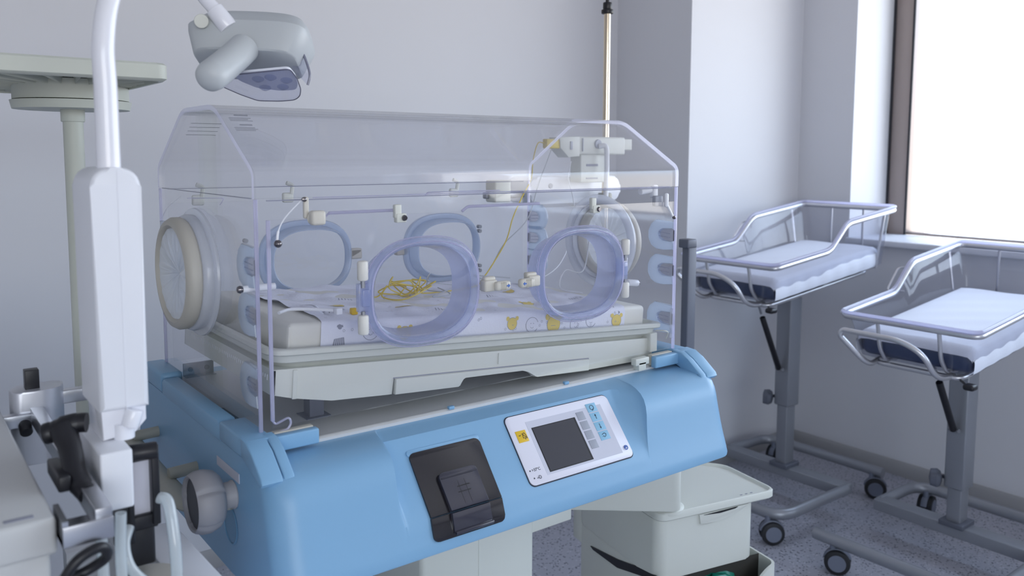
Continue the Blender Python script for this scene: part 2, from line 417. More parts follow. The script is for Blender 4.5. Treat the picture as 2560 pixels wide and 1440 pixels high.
xs = sorted(set(round(v, 5) for v in xs if BX0 <= v <= BX1)); xs[0] = BX0
YMIR = WD
def full_ring(x):
    f = section(x); back = []
    d = min(x - BX0, BX1 - x); s = RC - math.sqrt(max(0, RC * RC - (RC - d) ** 2)) if d < RC else 0
    for y, z in outer: back.append((YMIR - y - s * min(1, abs(y) / .1) if y < 0 else YMIR - y, z))
    return [(X, y, z) for y, z, X in f] + [(x, y, z) for y, z in reversed(back)]
mb = MB(); mb.loft([full_ring(v) for v in xs], caps=True)
body = part(mb, 'base_housing', BLUE, smooth=33)

# raised blue end walls that carry the hood, with a split line in the middle
def end_wall(x0, x1, sgn):
    mb = MB()
    mb.prism([(.10, -.03), (.10, -.004), (.112, .004), (WD - .112, .004), (WD - .1, -.004), (WD - .1, -.03)], x0, x1, 'x', .003)
    return mb
part(end_wall(-.033, -.002, -1), 'end_rail', BLUE); part(end_wall(1.002, 1.033, 1), 'end_rail', BLUE)

# deck, steel front channel
mb = MB(); mb.box(.004, .996, .004, WD - .004, -.03, -.024, .001); part(mb, 'deck', pmat('grey_deck_steel', (196, 197, 198), .4, metal=.1), label='grey metal deck under the bed')
mb = MB(); mb.prism([(-.004, -.031), (-.004, -.0255), (.001, -.0225), (.006, -.0225), (.0075, -.026), (.0075, -.031)], .0, 1.0, 'x'); part(mb, 'front_channel', pmat('light_channel_metal', (222, 222, 222), .35, metal=.3))
for xx in (.365, .655): part(MB().box(xx, xx + .012, -.004, .004, -.024, -.018, .001), 'front_clip', BLUE)

# corner brackets: arm along the edge and a leg turned out over the shoulder
def bracket(left):
    mb = MB()
    X = (lambda v: v) if left else (lambda v: 1 - v)
    def bx(a, b, *r, **k_): mb.box(min(X(a), X(b)), max(X(a), X(b)), *r, **k_)
    bx(.006, .092, -.026, -.010, -.024, .002, bev=.003)                       # arm
    bx(-.034, .012, -.03, .10, -.028, .005, bev=.004)                         # block
    # leg leaning out over the shoulder
    def leg(a, b):
        pr = [(-.008, .006), (-.034, .004), (-.055, -.008), (-.094, -.036), (-.098, -.044), (-.092, -.050), (-.082, -.048), (-.04, -.030), (-.008, -.024)]
        mb.prism(pr, min(X(a), X(b)), max(X(a), X(b)), 'x', .0025)
    leg(-.0356, -.001); leg(.001, .018)
    o = part(mb, 'corner_bracket', BLUE)
    if left:
        c = MB(); c.box(min(X(.02), X(.088)), max(X(.02), X(.088)), -.010, .003, -.022, .0035, bev=.001); part(c, 'slide_rail', CREAM_D)
        return o
    s = MB(); xx = X(.0182); s.cyl((xx - .0005, -.084, -.042), (xx + .0006 * (1 if left else -1), -.084, -.042), .0055); 
    s.build('screw', BLACK, o)
    c = MB(); c.box(min(X(.02), X(.088)), max(X(.02), X(.088)), -.010, .003, -.022, .0035, bev=.001); part(c, 'slide_rail', CREAM_D)
    return o
bracket(True); bracket(False)
for sx0 in (-.034, .99):
    mb = MB(); mb.box(sx0, sx0 + .044, WD - .1, WD + .034, -.03, .012, .008); part(mb, 'corner_cap', BLUE)
mb = MB(); mb.box(.852, .895, -.018, -.002, -.012, .004, .002); mb.box(.862, .885, -.018, .0, -.024, -.006, .001); part(mb, 'slide_stop', CREAM)

# label strip on the left end, accent on bottom
mb = MB(); mb.box(-.0313, -.0303, .015, .125, -.078, -.062); part(mb, 'asset_label', PANELG, label='small pale label strip')

# left end: shallow round recess and height knob
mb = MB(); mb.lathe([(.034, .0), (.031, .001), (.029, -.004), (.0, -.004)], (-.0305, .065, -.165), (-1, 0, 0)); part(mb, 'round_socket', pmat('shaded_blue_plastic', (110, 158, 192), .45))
kn = MB()
kn.lathe([(.023, 0), (.024, .002), (.022, .006), (.022, .03), (.018, .032)], (-.03, .045, -.105), (-1, 0, 0))
ko = part(kn, 'knob_stem', GREYK)
kb = MB()
kb.lathe([(.02, .022), (.038, .024), (.047, .032), (.0515, .046), (.051, .058), (.047, .068), (.0445, .071), (.0415, .069), (.040, .06), (.036, .045), (.01, .044)], (-.03, .045, -.105), (-1, 0, 0), 120,
         mod=lambda a, h: 1 - .09 * (max(0, math.cos(a * 5)) ** 10) * (1 if .03 < h < .069 else 0))
kb.build('height_knob', GREYK, ko)
mb = MB(); mb.lathe([(0, .063), (.0412, .063), (.0412, .0645), (0, .0645)], (-.03, .045, -.105), (-1, 0, 0)); mb.build('knob_recess_shade', pmat('dark_knob_shade', (84, 84, 88), .6), ko)  # dark disc paints the shadow inside the hollow knob
# push handle
mb = MB()
path = fillet([(-.028, .49, -.085), (-.085, .49, -.105), (-.1, .46, -.12)], .03)
mb.cyl((-.028, .505, -.122), (-.08, .505, -.124), .011); mb.cyl((-.028, .245, -.120), (-.08, .245, -.122), .011)
mb.tube(fillet([(-.08, .56, -.138), (-.086, .3, -.138), (-.088, .13, -.134), (-.075, .075, -.128), (-.032, .045, -.12)], .06), .021, 14, flat=.45)
part(mb, 'push_handle', TAUPE)
text_mesh('E', .016, WHITE, 'handle_print', inc, Matrix.Translation((-.6, .05, ZB - .1)) @ Matrix.Rotation(math.radians(-90), 4, 'Z') @ Matrix.Rotation(math.radians(90), 4, 'X'))

# ---- control panel on the recessed plane. local panel frame: u along x, v up the slope
SL = math.atan2(.106, .088)
PM = Matrix.Translation((0, -.0435, -.0322)) @ Matrix.Rotation(SL, 4, 'X')       # local z = outward normal, y = up-slope
def onp(mb): return mb.xform(PM)
def pbox(a, b, c, d, t0, t1, bev=0):   # c,d measured DOWN the slope
    return MB().box(a, b, -d, -c, t0, t1, bev)
PY0, PY1 = .0175, .155
mb = MB(); mb.prism(rrect(.452, .722, -PY1 - .002, -PY0 + .002, .012), -.004, .0012, 'z'); onp(mb); cp = part(mb, 'control_panel', INK, label='white control panel with dark screen and keys')
def psub(mb, name, m): onp(mb); return mb.build(name, m, cp)
mb = MB(); mb.prism(rrect(.4535, .7205, -PY1, -PY0, .011), .0, .003, 'z', .0008); psub(mb, 'panel_face', PANELW)
psub(pbox(.497, .695, PY0 + .017, PY1 - .012, .003, .0033), 'panel_tint', PANELG)
psub(pbox(.505, .617, PY0 + .031, PY1 - .016, .0033, .0036), 'screen_bezel', BLACK)
psub(pbox(.507, .612, PY0 + .033, PY1 - .018, .0034, .0039), 'screen', SCREEN)
for i in range(4):
    y0 = PY0 + .017 + i * .0205
    psub(pbox(.6235, .643, y0 + .006, y0 + .0235, .0033, .0041, .0003), 'soft_key', KEYG)
    o = psub(pbox(.656, .682, y0 - .006, y0 + .0125, .003, .004, .0003), 'blue_key', KEYB)
o = psub(pbox(.465, .489, PY0 + .031, PY0 + .054, .003, .004, .0003), 'alarm_key', YEL); o['label'] = 'yellow alarm mute key'
def ring2(cx, cy, r, w_=.0006, n=20, a0=0, a1=360):
    return [(cx + r * math.cos(math.radians(a0 + (a1 - a0) * k / n)), cy + r * math.sin(math.radians(a0 + (a1 - a0) * k / n)), .0043) for k in range(n + 1)]
ky = [-(PY0 + .017 + i * .0205 + .00325) for i in range(4)]
psub(MB().tube(ring2(.669, ky[0], .005, a0=-70, a1=250), .0005, 5), 'key_symbol', INK)
psub(MB().tube([(.6665, ky[0] - .0045, .0043), (.669, ky[0] - .0065, .0043), (.6705, ky[0] - .003, .0043)], .0006, 5), 'key_symbol', INK)
psub(MB().tube([(.669, ky[1] - .005, .0043), (.669, ky[1] + .004, .0043)], .0005, 5), 'key_symbol', INK)
psub(MB().prism([(.6672, ky[1] + .002), (.6708, ky[1] + .002), (.669, ky[1] + .006)], .004, .0047, 'z'), 'key_symbol', INK)
psub(MB().tube([(.669, ky[2] + .005, .0043), (.669, ky[2] - .004, .0043)], .0005, 5), 'key_symbol', INK)
psub(MB().prism([(.6672, ky[2] - .002), (.6708, ky[2] - .002), (.669, ky[2] - .006)], .004, .0047, 'z'), 'key_symbol', INK)
psub(MB().tube([(.6635, ky[3] + .002, .0043), (.666, ky[3] + .003, .0043), (.670, ky[3] + .0045, .0043), (.674, ky[3] + .002, .0043), (.672, ky[3] - .002, .0043), (.668, ky[3] - .004, .0043), (.6665, ky[3] - .001, .0043), (.6635, ky[3] - .002, .0043)], .0005, 5), 'key_symbol', INK)
yy = -(PY0 + .0425)
psub(MB().tube([(.478, yy - .004, .0043), (.479, yy + .001, .0043), (.4805, yy + .005, .0043), (.4825, yy + .006, .0043), (.4845, yy + .005, .0043), (.486, yy + .001, .0043), (.487, yy - .004, .0043), (.478, yy - .004, .0043)], .0005, 5), 'key_symbol', INK)
psub(MB().tube([(.4775, yy + .005, .0043), (.4875, yy - .006, .0043)], .0005, 5), 'key_symbol', INK)
psub(MB().prism([(.481, yy - .0055), (.484, yy - .0055), (.4825, yy - .0075)], .004, .0046, 'z'), 'key_symbol', INK)
psub(MB().tube([(.470, yy + .002, .0043), (.474, yy + .002, .0043)], .0007, 5), 'key_symbol', INK)
psub(MB().cyl((.4625, -(PY1 - .028), .003), (.4625, -(PY1 - .028), .0035), .0014), 'key_symbol', INK)
psub(MB().cyl((.4655, -(PY1 - .013), .003), (.4655, -(PY1 - .013), .0035), .0014), 'key_symbol', INK)
psub(MB().tube([(.472, -(PY1 - .012), .0033), (.4755, -(PY1 - .012), .0033)], .0005, 5), 'key_symbol', INK)
psub(MB().tube(ring2(.4785, -(PY1 - .0125), .0028), .0005, 5), 'key_symbol', INK)
for rr_, a0_, a1_ in ((.0042, 0, 360), (.002, 20, 200)): psub(MB().tube(ring2(.708, -(PY1 - .02), rr_, a0=a0_, a1=a1_), .0008, 6), 'panel_emblem', INKB)
o = text_mesh('>37°C', .0078, INK, 'panel_text', cp, PM @ Matrix.Translation((.4665, -(PY1 - .0255), .0032)))

# ---- dark flap on the left of the front, bent where the lower crease of the housing runs
LM = Matrix.Translation((0, -.1435, -.1525)) @ Matrix.Rotation(math.radians(72.9), 4, 'X')
def bent(x0, x1, d0, low, n0, n1, r, bev=.0015):
    mb = MB(); q = rrect(x0, x1, -.1562 - r * 3, -d0, r)
    up_ = [p for p in q if p[1] > -.1562 + .002]
    up_ = [(x1, -.1562)] + [p for p in q[:12]] + [(x0, -.1562)]
    mb.prism(up_, n0, n1, 'z', bev, M=PM)
    q = rrect(x0, x1, -low, r * 3, r); dn = [(x0, .0)] + q[12:] + [(x1, .0)]
    mb.prism(dn, n0, n1, 'z', bev, M=LM); return mb
fl = part(bent(.2345, .3835, .0405, .040, -.002, .0035, .010, .001), 'front_flap', BLACKG, label='smoked dark plastic flap')
bent(.2725, .3515, .089, .036, .0035, .0105, .008, .001).build('hinged_cover', BLACKG2, fl)
mb = MB(); mb.tube([PM @ Vector((.275, -.099, .0108)), PM @ Vector((.349, -.099, .0108))], .0016, 8, flat=.6); mb.build('cover_ridge', BLACKG2, fl)
mb = MB(); mb.cyl(LM @ Vector((.2735, -.033, .011)), LM @ Vector((.352, -.033, .011)), .0034, bev=.001); mb.build('hinge_rod', BLACKG2, fl)
mb = MB()
for a_, b_, c_, d_ in ((.30, .326, -.118, -.120), (.298, .325, -.128, -.130)): mb.box(a_, b_, d_, c_, .0104, .0107, M=PM)
for xx in (.304, .318): mb.box(xx, xx + .0006, -.15, -.108, .0104, .0107, M=PM)
mb.build('embossed_mark', BLACK, fl)
mb = MB(); mb.prism([(x_, y_) for x_, y_ in rrect(.2325, .3855, -.045, -.0345, .004)], -.002, .0022, 'z', .001, M=PM); part(mb, 'flap_brow', BLUE)

# ---- acrylic hood
Y1, Z1, Z2, ZH = .183, .4315, .544, .386
prof_f = [(0, ZH), (0, .40)] + [(p.x, p.y) for p in fillet([(0, .40, 0), (0, Z1, 0), (Y1, Z2, 0), (WD - Y1, Z2, 0), (WD, Z1, 0), (WD, .40, 0)], .03)][1:-1] + [(WD, .40), (WD, ZH)]
mb = MB(); mb.strip(prof_f, .009, 0, 1.0)
part(mb, 'hood_shell', [ACR, ACR_E], label='bent clear acrylic hood', smooth=60)
def end_poly(m=0.007, zb=-.022):
    return [(m, zb)] + [(m, .40)] + [(p.x, p.y) for p in fillet([(m, .40, 0), (m, Z1 - .004, 0), (Y1 + .002, Z2 - m, 0), (WD - Y1 - .002, Z2 - m, 0), (WD - m, Z1 - .004, 0), (WD - m, .40, 0)], .026)][1:-1] + [(WD - m, .40), (WD - m, zb)]
for a, b in ((.0005, .006), (.994, .9995)):
    mb = MB(); mb.prism(end_poly(), a, b, 'x'); part(mb, 'end_panel', ACR)
    for ya in (0.0005, WD - .0065): part(MB().box(a, b, ya, ya + .006, -.022, ZH - .001, .0008), 'corner_edge', ACR_E)
# front access door with its lip and cut-outs
dprof = [(.020, .010), (.020, .352), (.115, .352), (.126, .3595), (.252, .3595), (.258, .352), (.395, .352), (.407, .3605), (.582, .3605), (.586, .352), (.98, .352), (.98, .010)]
mb = MB(); mb.prism(dprof, -.006, -.001, 'y', cap=None); dr = part(mb, 'access_door', ACR)
mb = MB(); mb.tube([(.126, -.004, .3595), (.252, -.004, .3595)], .0028, 8); mb.tube(fillet([(.395, -.004, .352), (.407, -.004, .3605), (.582, -.004, .3605)], .006), .0028, 8)
mb.tube(fillet([(.108, -.004, .345), (.118, -.004, .352), (.126, -.004, .3595)], .006), .0016, 6); mb.tube(fillet([(.252, -.004, .3595), (.257, -.004, .356), (.259, -.004, .349)], .006), .0016, 6)
mb.box(.0175, .0225, -.0085, -.001, .022, .352, .001)
mb.tube(fillet([(.02, -.005, .024), (.024, -.005, .016), (.036, -.005, .02), (.048, -.005, .024), (.052, -.005, .014), (.046, -.005, .004), (.026, -.005, .001), (.018, -.005, -.008), (.018, -.005, -.014)], .008), .0019, 7)
mb.tube([(.0985, -.002, ZH), (.97, -.002, ZH)], .0009, 6)
mb.build('door_edge', ACR_E, dr)
mb = MB(); mb.tube([(.02, 0, ZH - .003), (.98, 0, ZH - .003)], .0011, 6); mb.tube([(.02, WD, ZH - .003), (.98, WD, ZH - .003)], .0011, 6)
mb.tube([(.003, .02, ZH), (.003, WD - .02, ZH)], .0009, 6)
part(mb, 'hinge_line', pmat('grey_hinge_line', (150, 152, 170), .4))
mb = MB(); mb.prism([(.02, .01), (.02, .352), (.60, .352), (.607, .3595), (.76, .3595), (.767, .352), (.98, .352), (.98, .01)], WD + .001, WD + .006, 'y'); bd = part(mb, 'rear_door', ACR)
MB().tube(fillet([(.66, WD + .004, .352), (.667, WD + .004, .3595), (.9, WD + .004, .3595)], .006), .0018, 6).build('door_edge', ACR_E, bd)
mb = MB()
mb.tube(fillet([(.13, WD + .004, .345), (.14, WD + .004, .36), (.06, WD + .004, .362)], .006), .0012, 6); mb.build('door_edge', ACR_E, bd)

# ---- hand ports
def port(cx, cz, y, sg, m, rx=.119, rz=.0985, dep_=.05):
    mb = MB(); out = []
    S = [(0, 0), (-.001, -.010), (-.005, -.0145), (-.010, -.015), (-.014, -.011), (-.016, -.004), (-.014, .002), (-.008, .005), (-.002, .004)]
    rings = []
    for dr_, dy in S: rings.append([(px, y + sg * dy, pz) for px, pz in selli(cx, cz, rx + dr_, rz + dr_, 72, 2.5)])
    mb.loft(rings, closed_path=True)
    return mb
def port_sleeve(cx, cz, y, sg, rx=.119, rz=.0985, dep_=.05):
    mb = MB(); S = [(-.0165, -.003), (-.018, .008), (-.023, dep_), (-.0205, dep_ + .001), (-.015, .010), (-.0135, -.002)]
    mb.loft([[(px, y + sg * dy, pz) for px, pz in selli(cx, cz, rx + dr_, rz + dr_, 72, 2.5)] for dr_, dy in S], closed_path=True)
    return mb
def port_lines(cx, cz, y, rx=.119, rz=.0985):
    out = []
    for dr_, dy, r_ in ((.0014, -.007, .0010), (-.0075, -.0170, .0014)):
        out.append(MB().tube([(px, y + dy, pz) for px, pz in selli(cx, cz, rx + dr_, rz + dr_, 72, 2.5)], r_, 6, closed=True))
    return out
def latch(x0, sg, y, cz, parent):
    """sg +1: finger tab points to +x"""
    mb = MB()
    def bx(a, b, *r, **k_): mb.box(min(x0 + sg * a, x0 + sg * b), max(x0 + sg * a, x0 + sg * b), *r, **k_)
    bx(0, .030, y - .022, y - .002, cz - .013, cz + .009, bev=.004); bx(.004, .03, y - .016, y - .002, cz + .004, cz + .015, bev=.004)
    bx(.02, .056, y - .031, y - .016, cz - .012, cz + .006, bev=.0055)
    o = mb.build('latch', BEIGE, parent); o['label'] = 'beige finger latch with a blue arrow'
    mb = MB()
    for i in range(4): mb.box(x0 + sg * (.032 + i * .0035) - .0004, x0 + sg * (.032 + i * .0035) + .0004, y - .0318, y - .030, cz - .0105, cz + .0045)
    mb.build('latch_ribs', CREAM_D, o) if False else None
    xa = x0 + sg * .048
    mb2 = MB(); mb2.prism([(xa - sg * .004, cz - .0042), (xa - sg * .004, cz - .0018), (xa, cz - .0018), (xa, cz + .0008), (xa + sg * .004, cz - .003), (xa, cz - .0068), (xa, cz - .0042)], y - .0318, y - .0305, 'y')
    return o, mb, mb2
for cx, hs, nm in ((.306, -1, 'l'), (.690, 1, 'r')):
    pt = port(cx, .211, -.008, 1, PORT).build('hand_port', PORT, dr)
    port_sleeve(cx, .211, -.008, 1).build('port_sleeve', PORT_S, dr)
    for q_ in port_lines(cx, .211, -.008): q_.build('port_rim', ACR_E, dr)
    mb = MB(); mb.prism(selli(cx, .211, .101, .08, 72, 2.5), -.0095, -.0075, 'y'); mb.build('port_window', ACR, dr)
    # hinge block
    mb = MB(); hx = cx + hs * .121
    mb.box(hx - .012, hx + .012, -.017, -.004, .186, .236, .002); mb.box(hx - .007, hx + .007, -.022, -.01, .196, .226, .002); mb.build('port_hinge', PORT, dr)
    for z0 in (.241, .147):
        mb = MB(); mb.cyl((hx + hs * .004, -.016, z0), (hx + hs * .004, -.016, z0 + .035), .0095, bev=.004); mb.build('hinge_pin', WARMW, dr)
        mb = MB(); mb.cyl((hx + hs * .004, -.016, min(z0 + .035, .236) if z0 < .2 else .229), (hx + hs * .004, -.016, .188 if z0 < .2 else .242), .004); mb.build('pin_shaft', STEELD, dr)
    lo, ribs, arrow = latch(cx - hs * .124, -hs, -.008, .211, dr)
    ribs.build('latch_rib', CREAM_D, lo); arrow.build('arrow_mark', INKB, lo)
for cx in (.332, .714):
    port(cx, .212, WD + .006, -1, PORT_B, .117, .092, .04).build('hand_port', PORT_B, bd); port_sleeve(cx, .212, WD + .006, -1, .117, .092, .035).build('port_sleeve', PORT_B, bd)
    mb = MB(); hx = cx + .126 if cx < .5 else cx - .126
    mb.box(hx - .012, hx + .02, WD + .006, WD + .026, .2, .226, .004); mb.build('latch', BEIGE, bd)
    mb = MB(); hx = cx - .147 if cx < .5 else cx + .118
    for z0 in (.25, .262, .142, .155): MB().cyl((hx, WD + .0, z0), (hx, WD + .012, z0), .005).build('hinge_screw', STEELD, bd)

# ---- iris sleeve ports in the end panels
def iris(x0, sg, cy, cz):
    O = (x0, cy, cz)
    def lt(prof, m, name, parent, **k_):
        mb = MB(); mb.lathe(prof, O, (sg, 0, 0), 72, closed=True)
        for v in mb.bm.verts: v.co.y = cy + (v.co.y - cy) * 1.08
        return mb.build(name, m, parent, IO if parent is inc else (0, 0, 0), 50)
    fl_ = lt([(.098, 0), (.118, 0), (.12, .002), (.119, .006), (.112, .008), (.10, .008), (.098, .006)], FROST, 'iris_port', inc)
    fl_['label'] = 'round port closed by a pleated cloth sleeve'
    lt([(.095, .006), (.108, .007), (.109, .018), (.106, .024), (.1, .026), (.095, .024)], FROST, 'white_ring', fl_)
    lt([(.092, .022), (.1, .024), (.104, .030), (.104, .042), (.099, .050), (.090, .052), (.084, .046), (.084, .03)], CREAM_D, 'cuff_ring', fl_)
    mb = MB(); n = 120; tb_r = []
    for j, r in enumerate([.0015, .006, .014, .026, .04, .055, .07, .080, .0845]):
        ring = []
        for k_ in range(n):
            a = 2 * math.pi * k_ / n; t = r / .087
            pl = .0035 * math.sin(t * math.pi) * (math.sin(17 * a + 1.2 * math.sin(3 * a)) + .5 * math.sin(31 * a))
            ring.append((x0 + sg * (.046 - .012 * (1 - t) ** 1.5 + pl), cy + r * 1.08 * math.cos(a), cz + r * math.sin(a)))
        tb_r.append(ring)
    mb.loft(tb_r); mb.build('sleeve_cloth', CLOTH, fl_, smooth=180)
    return fl_
iris(-.0005, -1, .295, .237); iris(1.0005, 1, .268, .237)

# ---- tubing grommets at the corners of the end panels
def grommet(x0, cy, cz, flip):
    mb = MB(); s = -1 if flip else 1
    pts = [(.0, -.034), (.03, -.036), (.052, -.036), (.068, -.028), (.078, -.012), (.079, .006), (.070, .024), (.054, .035), (.03, .033), (.0, .032)]
    hole = [(.004, .014), (.034, .015), (.046, .009), (.050, 0), (.046, -.009), (.034, -.015), (.004, -.014)]
    outl = [(cy + s * a, cz + b) for a, b in pts]
    mb.prism(outl + [(cy + s * a, cz + b) for a, b in hole], x0 - .0045, x0 + .0045, 'x', .0016)
    o = mb.build('tube_grommet', GROM, inc, IO)
    mb = MB(); mb.prism([(cy + s * a, cz + b) for a, b in hole], x0 - .0015, x0 + .0015, 'x')
    for q in (-.006, .003): mb.tube([(x0 - .002, cy + s * .012, cz + q), (x0 - .002, cy + s * .046, cz + q + .002)], .0012, 6)
    mb.build('grommet_membrane', TUB, o)
    mb = MB(); mb.box(x0 - .003, x0 + .003, cy - .002, cy + .0015, cz - .013, cz + .012); mb.build('grommet_slot', GPRINT, o)
for x0 in (.003, .997):
    for cz in ((.272, .190, .075) if x0 > .5 else (.276, .196, .078)):
        grommet(x0, .006, cz, False)
    for cz in (.285, .225, .16): grommet(x0, WD - .006, cz, True)

# ---- latches, stays and balls around the door
def clip(mb, x, z): mb.box(x - .016, x - .003, -.016, -.006, z - .004, z + .02, .002); mb.box(x - .014, x + .006, -.018, -.006, z - .012, z + .004, .002)
for x, z in ((.262, .350), (.731, .348)):
    mb = MB(); clip(mb, x, z); o = mb.build('door_clip', CREAM, inc, IO)
    mb = MB(); mb.lathe([(.0, .004), (.004, .004), (.0055, .001), (.0055, -.004)], (x + .001, -.018, z - .004), (0, -1, 0), 16); mb.build('screw', CHROME, o)
mb = MB(); mb.lathe([(.0, .018), (.006, .018), (.009, .014), (.011, .0), (.009, -.002)], (.092, -.014, .353), (.25, -1, 0), 24)
mb.box(.083, .108, -.034, -.016, .342, .366, .005); mb.box(.079, .088, -.012, -.004, .352, .388, .003); part(mb, 'door_knob', BEIGE)
mb = MB(); mb.tube(catmull([(.078, -.008, .384), (.062, -.008, .37), (.045, -.008, .352), (.036, -.008, .335), (.033, -.008, .318)]), [.0012] * 25 + [.0022] * 8, 8)
o = part(mb, 'door_stay', WHITE)
mb = MB(); mb.lathe([(.0, -.0065), (.0035, -.0055), (.0062, -.002), (.0062, .002), (.0035, .0055), (0, .0065)], (.033, -.012, .314), (0, -1, 0), 20); mb.build('steel_ball', CHROME, o)
MB().lathe([(.0, -.004), (.004, -.002), (.004, .002), (0, .004)], (.079, -.012, .384), (0, -1, 0), 16).build('steel_ball', CHROME, o)
mb = MB(); mb.box(.945, .955, -.014, -.005, .340, .372, .004); mb.tube([(.952, -.010, .345), (.972, -.010, .318)], .003, 8)
o = part(mb, 'door_stay', WHITE)
mb = MB(); mb.lathe([(.0, -.004), (.004, -.002), (.004, .002), (0, .004)], (.973, -.013, .316), (0, -1, 0), 16); mb.build('steel_ball', CHROME, o)
mb = MB(); mb.box(.925, .95, .0, .012, .342, .366, .003); part(mb, 'hinge_block', KEYG)
mb = MB(); mb.cyl((.905, .03, .375), (.94, .03, .379), .008, bev=.002); mb.box(.94, .955, .02, .034, .36, .39, .003); part(mb, 'hinge_catch', WHITE)
for x in (.085, .29, .753):
    mb = MB(); mb.box(x - .013, x + .013, WD + .006, WD + .018, .345, .368, .004); mb.tube(fillet([(x + .008, WD + .008, .365), (x + .011, WD + .008, .385), (x - .004, WD + .008, .391)], .006), .005, 8); part(mb, 'rear_catch', CREAM)
mb = MB(); mb.tube(catmull([(.05, WD + .012, .366), (.02, WD + .014, .34), (.006, WD + .014, .31)]), .0011, 6); part(mb, 'rear_stay', WHITE)
# small pins on the left end
mb = MB(); mb.cyl((-.010, .035, .238), (.045, .035, .238), .006, bev=.001); mb.lathe([(.0, .006), (.005, .004), (.0065, 0), (.005, -.004), (0, -.006)], (-.014, .035, .238), (-1, 0, 0), 18, mat=1); part(mb, 'panel_pin', [WHITE, CHROME])
mb = MB(); mb.cyl((.94, .10, .155), (.975, .10, .150), .008, bev=.002); mb.lathe([(.0, .004), (.005, .003), (.0055, -.001)], (.976, .10, .150), (1, 0, 0), 16, mat=1); part(mb, 'panel_pin', [WHITE, CHROME])
mb = MB(); mb.box(.992, .996, .003, .010, .03, .1); part(mb, 'edge_scale', FROST)
# steel angle at the rear left, column foot
mb = MB(); mb.box(.035, .1, WD - .012, WD - .007, -.026, .004, .001); mb.box(.035, .1, WD - .03, WD - .007, -.026, -.023); o = part(mb, 'steel_angle', STEELD)
mb = MB()
for xx in (.05, .085): mb.lathe([(.0, .002), (.005, .002), (.0055, 0)], (xx, WD - .0125, -.01), (0, -1, 0), 16)
mb.build('screw', CHROME, o)
# faint warning print on the sloped front
mb = MB()
sl = (Z2 - Z1) / Y1
for blk, x0, x1, ys in (('a', .012, .052, (.150, .142, .138, .134, .122, .114, .110, .106)),):
    for i, yv in enumerate(ys):
        zz = Z1 + sl * yv; w_ = .0014 if i in (0, 4) else .0006
        xe = x1 - random.random() * .012
        mb.prism([(yv - w_, zz - w_ * sl + .0008), (yv + w_, zz + w_ * sl + .0008), (yv + w_, zz + w_ * sl + .0002), (yv - w_, zz - w_ * sl + .0002)], x0 + (0 if i not in (0, 4) else .012), xe, 'x')
for i in range(4):
    yv = WD - .14 + i * .012; zz = Z1 + sl * (WD - yv)
    mb.prism([(yv - .0006, zz + .0009), (yv + .0006, zz + .0001), (yv + .0006, zz - .0003), (yv - .0006, zz + .0004)], .03, .09, 'x')
part(mb, 'warning_print', INKG)

# ---- bed: lower housing and tray, tilted head-down by 4 degrees to the right
TM = Matrix.Translation((.055, .03, .096)) @ Matrix.Rotation(math.radians(4.1), 4, 'Y')
TL, TW = .90, .485
mb = MB()
mb.prism([(-.02, .0), (-.02, -.043), (.021, -.052), (.091, -.063), (.205, -.064), (.212, -.064), (.212, -.033), (.70, -.033), (.703, -.060), (.90, -.050), (.905, -.048), (.905, 0)], 0, .006, 'y', .0012)
mb.prism([(-.02, .0), (-.02, -.043), (.905, -.043), (.905, 0)], TW - .006, TW, 'y')
mb.prism([(0, 0), (.0, -.043), (TW, -.043), (TW, 0)], -.02, -.014, 'x'); mb.prism([(0.001, 0), (.001, -.042), (TW, -.042), (TW, 0)], .899, .905, 'x')
mb.box(-.016, .90, .005, TW - .004, -.034, -.030); mb.box(-.018, .903, .003, TW - .003, -.003, -.0005)
mb.box(.016, .024, -.003, .002, -.0525, -.002, .001); mb.box(.4515, .4545, -.002, .002, -.027, -.004, .001)
mb.box(.0, .034, -.006, 0.003, -.048, -.01, .002) if False else None
mb.xform(TM); bed = part(mb, 'bed_housing', CREAM, label='cream bed housing with x-ray drawer')
mb = MB(); mb.prism([(.215, -.0345), (.215, -.064), (.355, -.063), (.360, -.060), (.364, -.047), (.370, -.044), (.512, -.042), (.528, -.046), (.545, -.0595), (.553, -.0605), (.699, -.060), (.699, -.0345)], -.007, .006, 'y', .002)
mb.xform(TM); mb.build('xray_drawer', CREAM, bed)
mb = MB(); mb.box(.212, .702, -.001, .004, -.0348, -.0328); mb.xform(TM); mb.build('drawer_gap', GPRINT, bed)
# tray on top
def tray_ring(inset, z): return [(x_, y_, z) for x_, y_ in rrect(-.030 + inset, .932 - inset, -.012 + inset, TW + .012 - inset, .03)]
mb = MB()
mb.loft([tray_ring(.030, .0), tray_ring(.022, .010), tray_ring(.016, .0135), tray_ring(.012, .0145), tray_ring(.010, .026), tray_ring(.002, .028), tray_ring(.0, .030), tray_ring(.0, .037), tray_ring(.002, .039), tray_ring(.012, .039), tray_ring(.015, .036), tray_ring(.02, .016), tray_ring(.06, .014)], caps=True)
mb.xform(TM @ Matrix.Translation((0, 0, -.004))); part(mb, 'mattress_tray', CREAM, label='cream tray with raised rim')
# ruler on the left end of the housing
mb = MB()
for i in range(44):
    yv = .02 + i * .0098; ln = .009 if i % 5 == 0 else .006
    mb.box(-.0208, -.0198, yv, yv + .0012, -.0115 - ln, -.0115, 0)
mb.xform(TM); mb.build('ruler_marks', WHITE, bed)
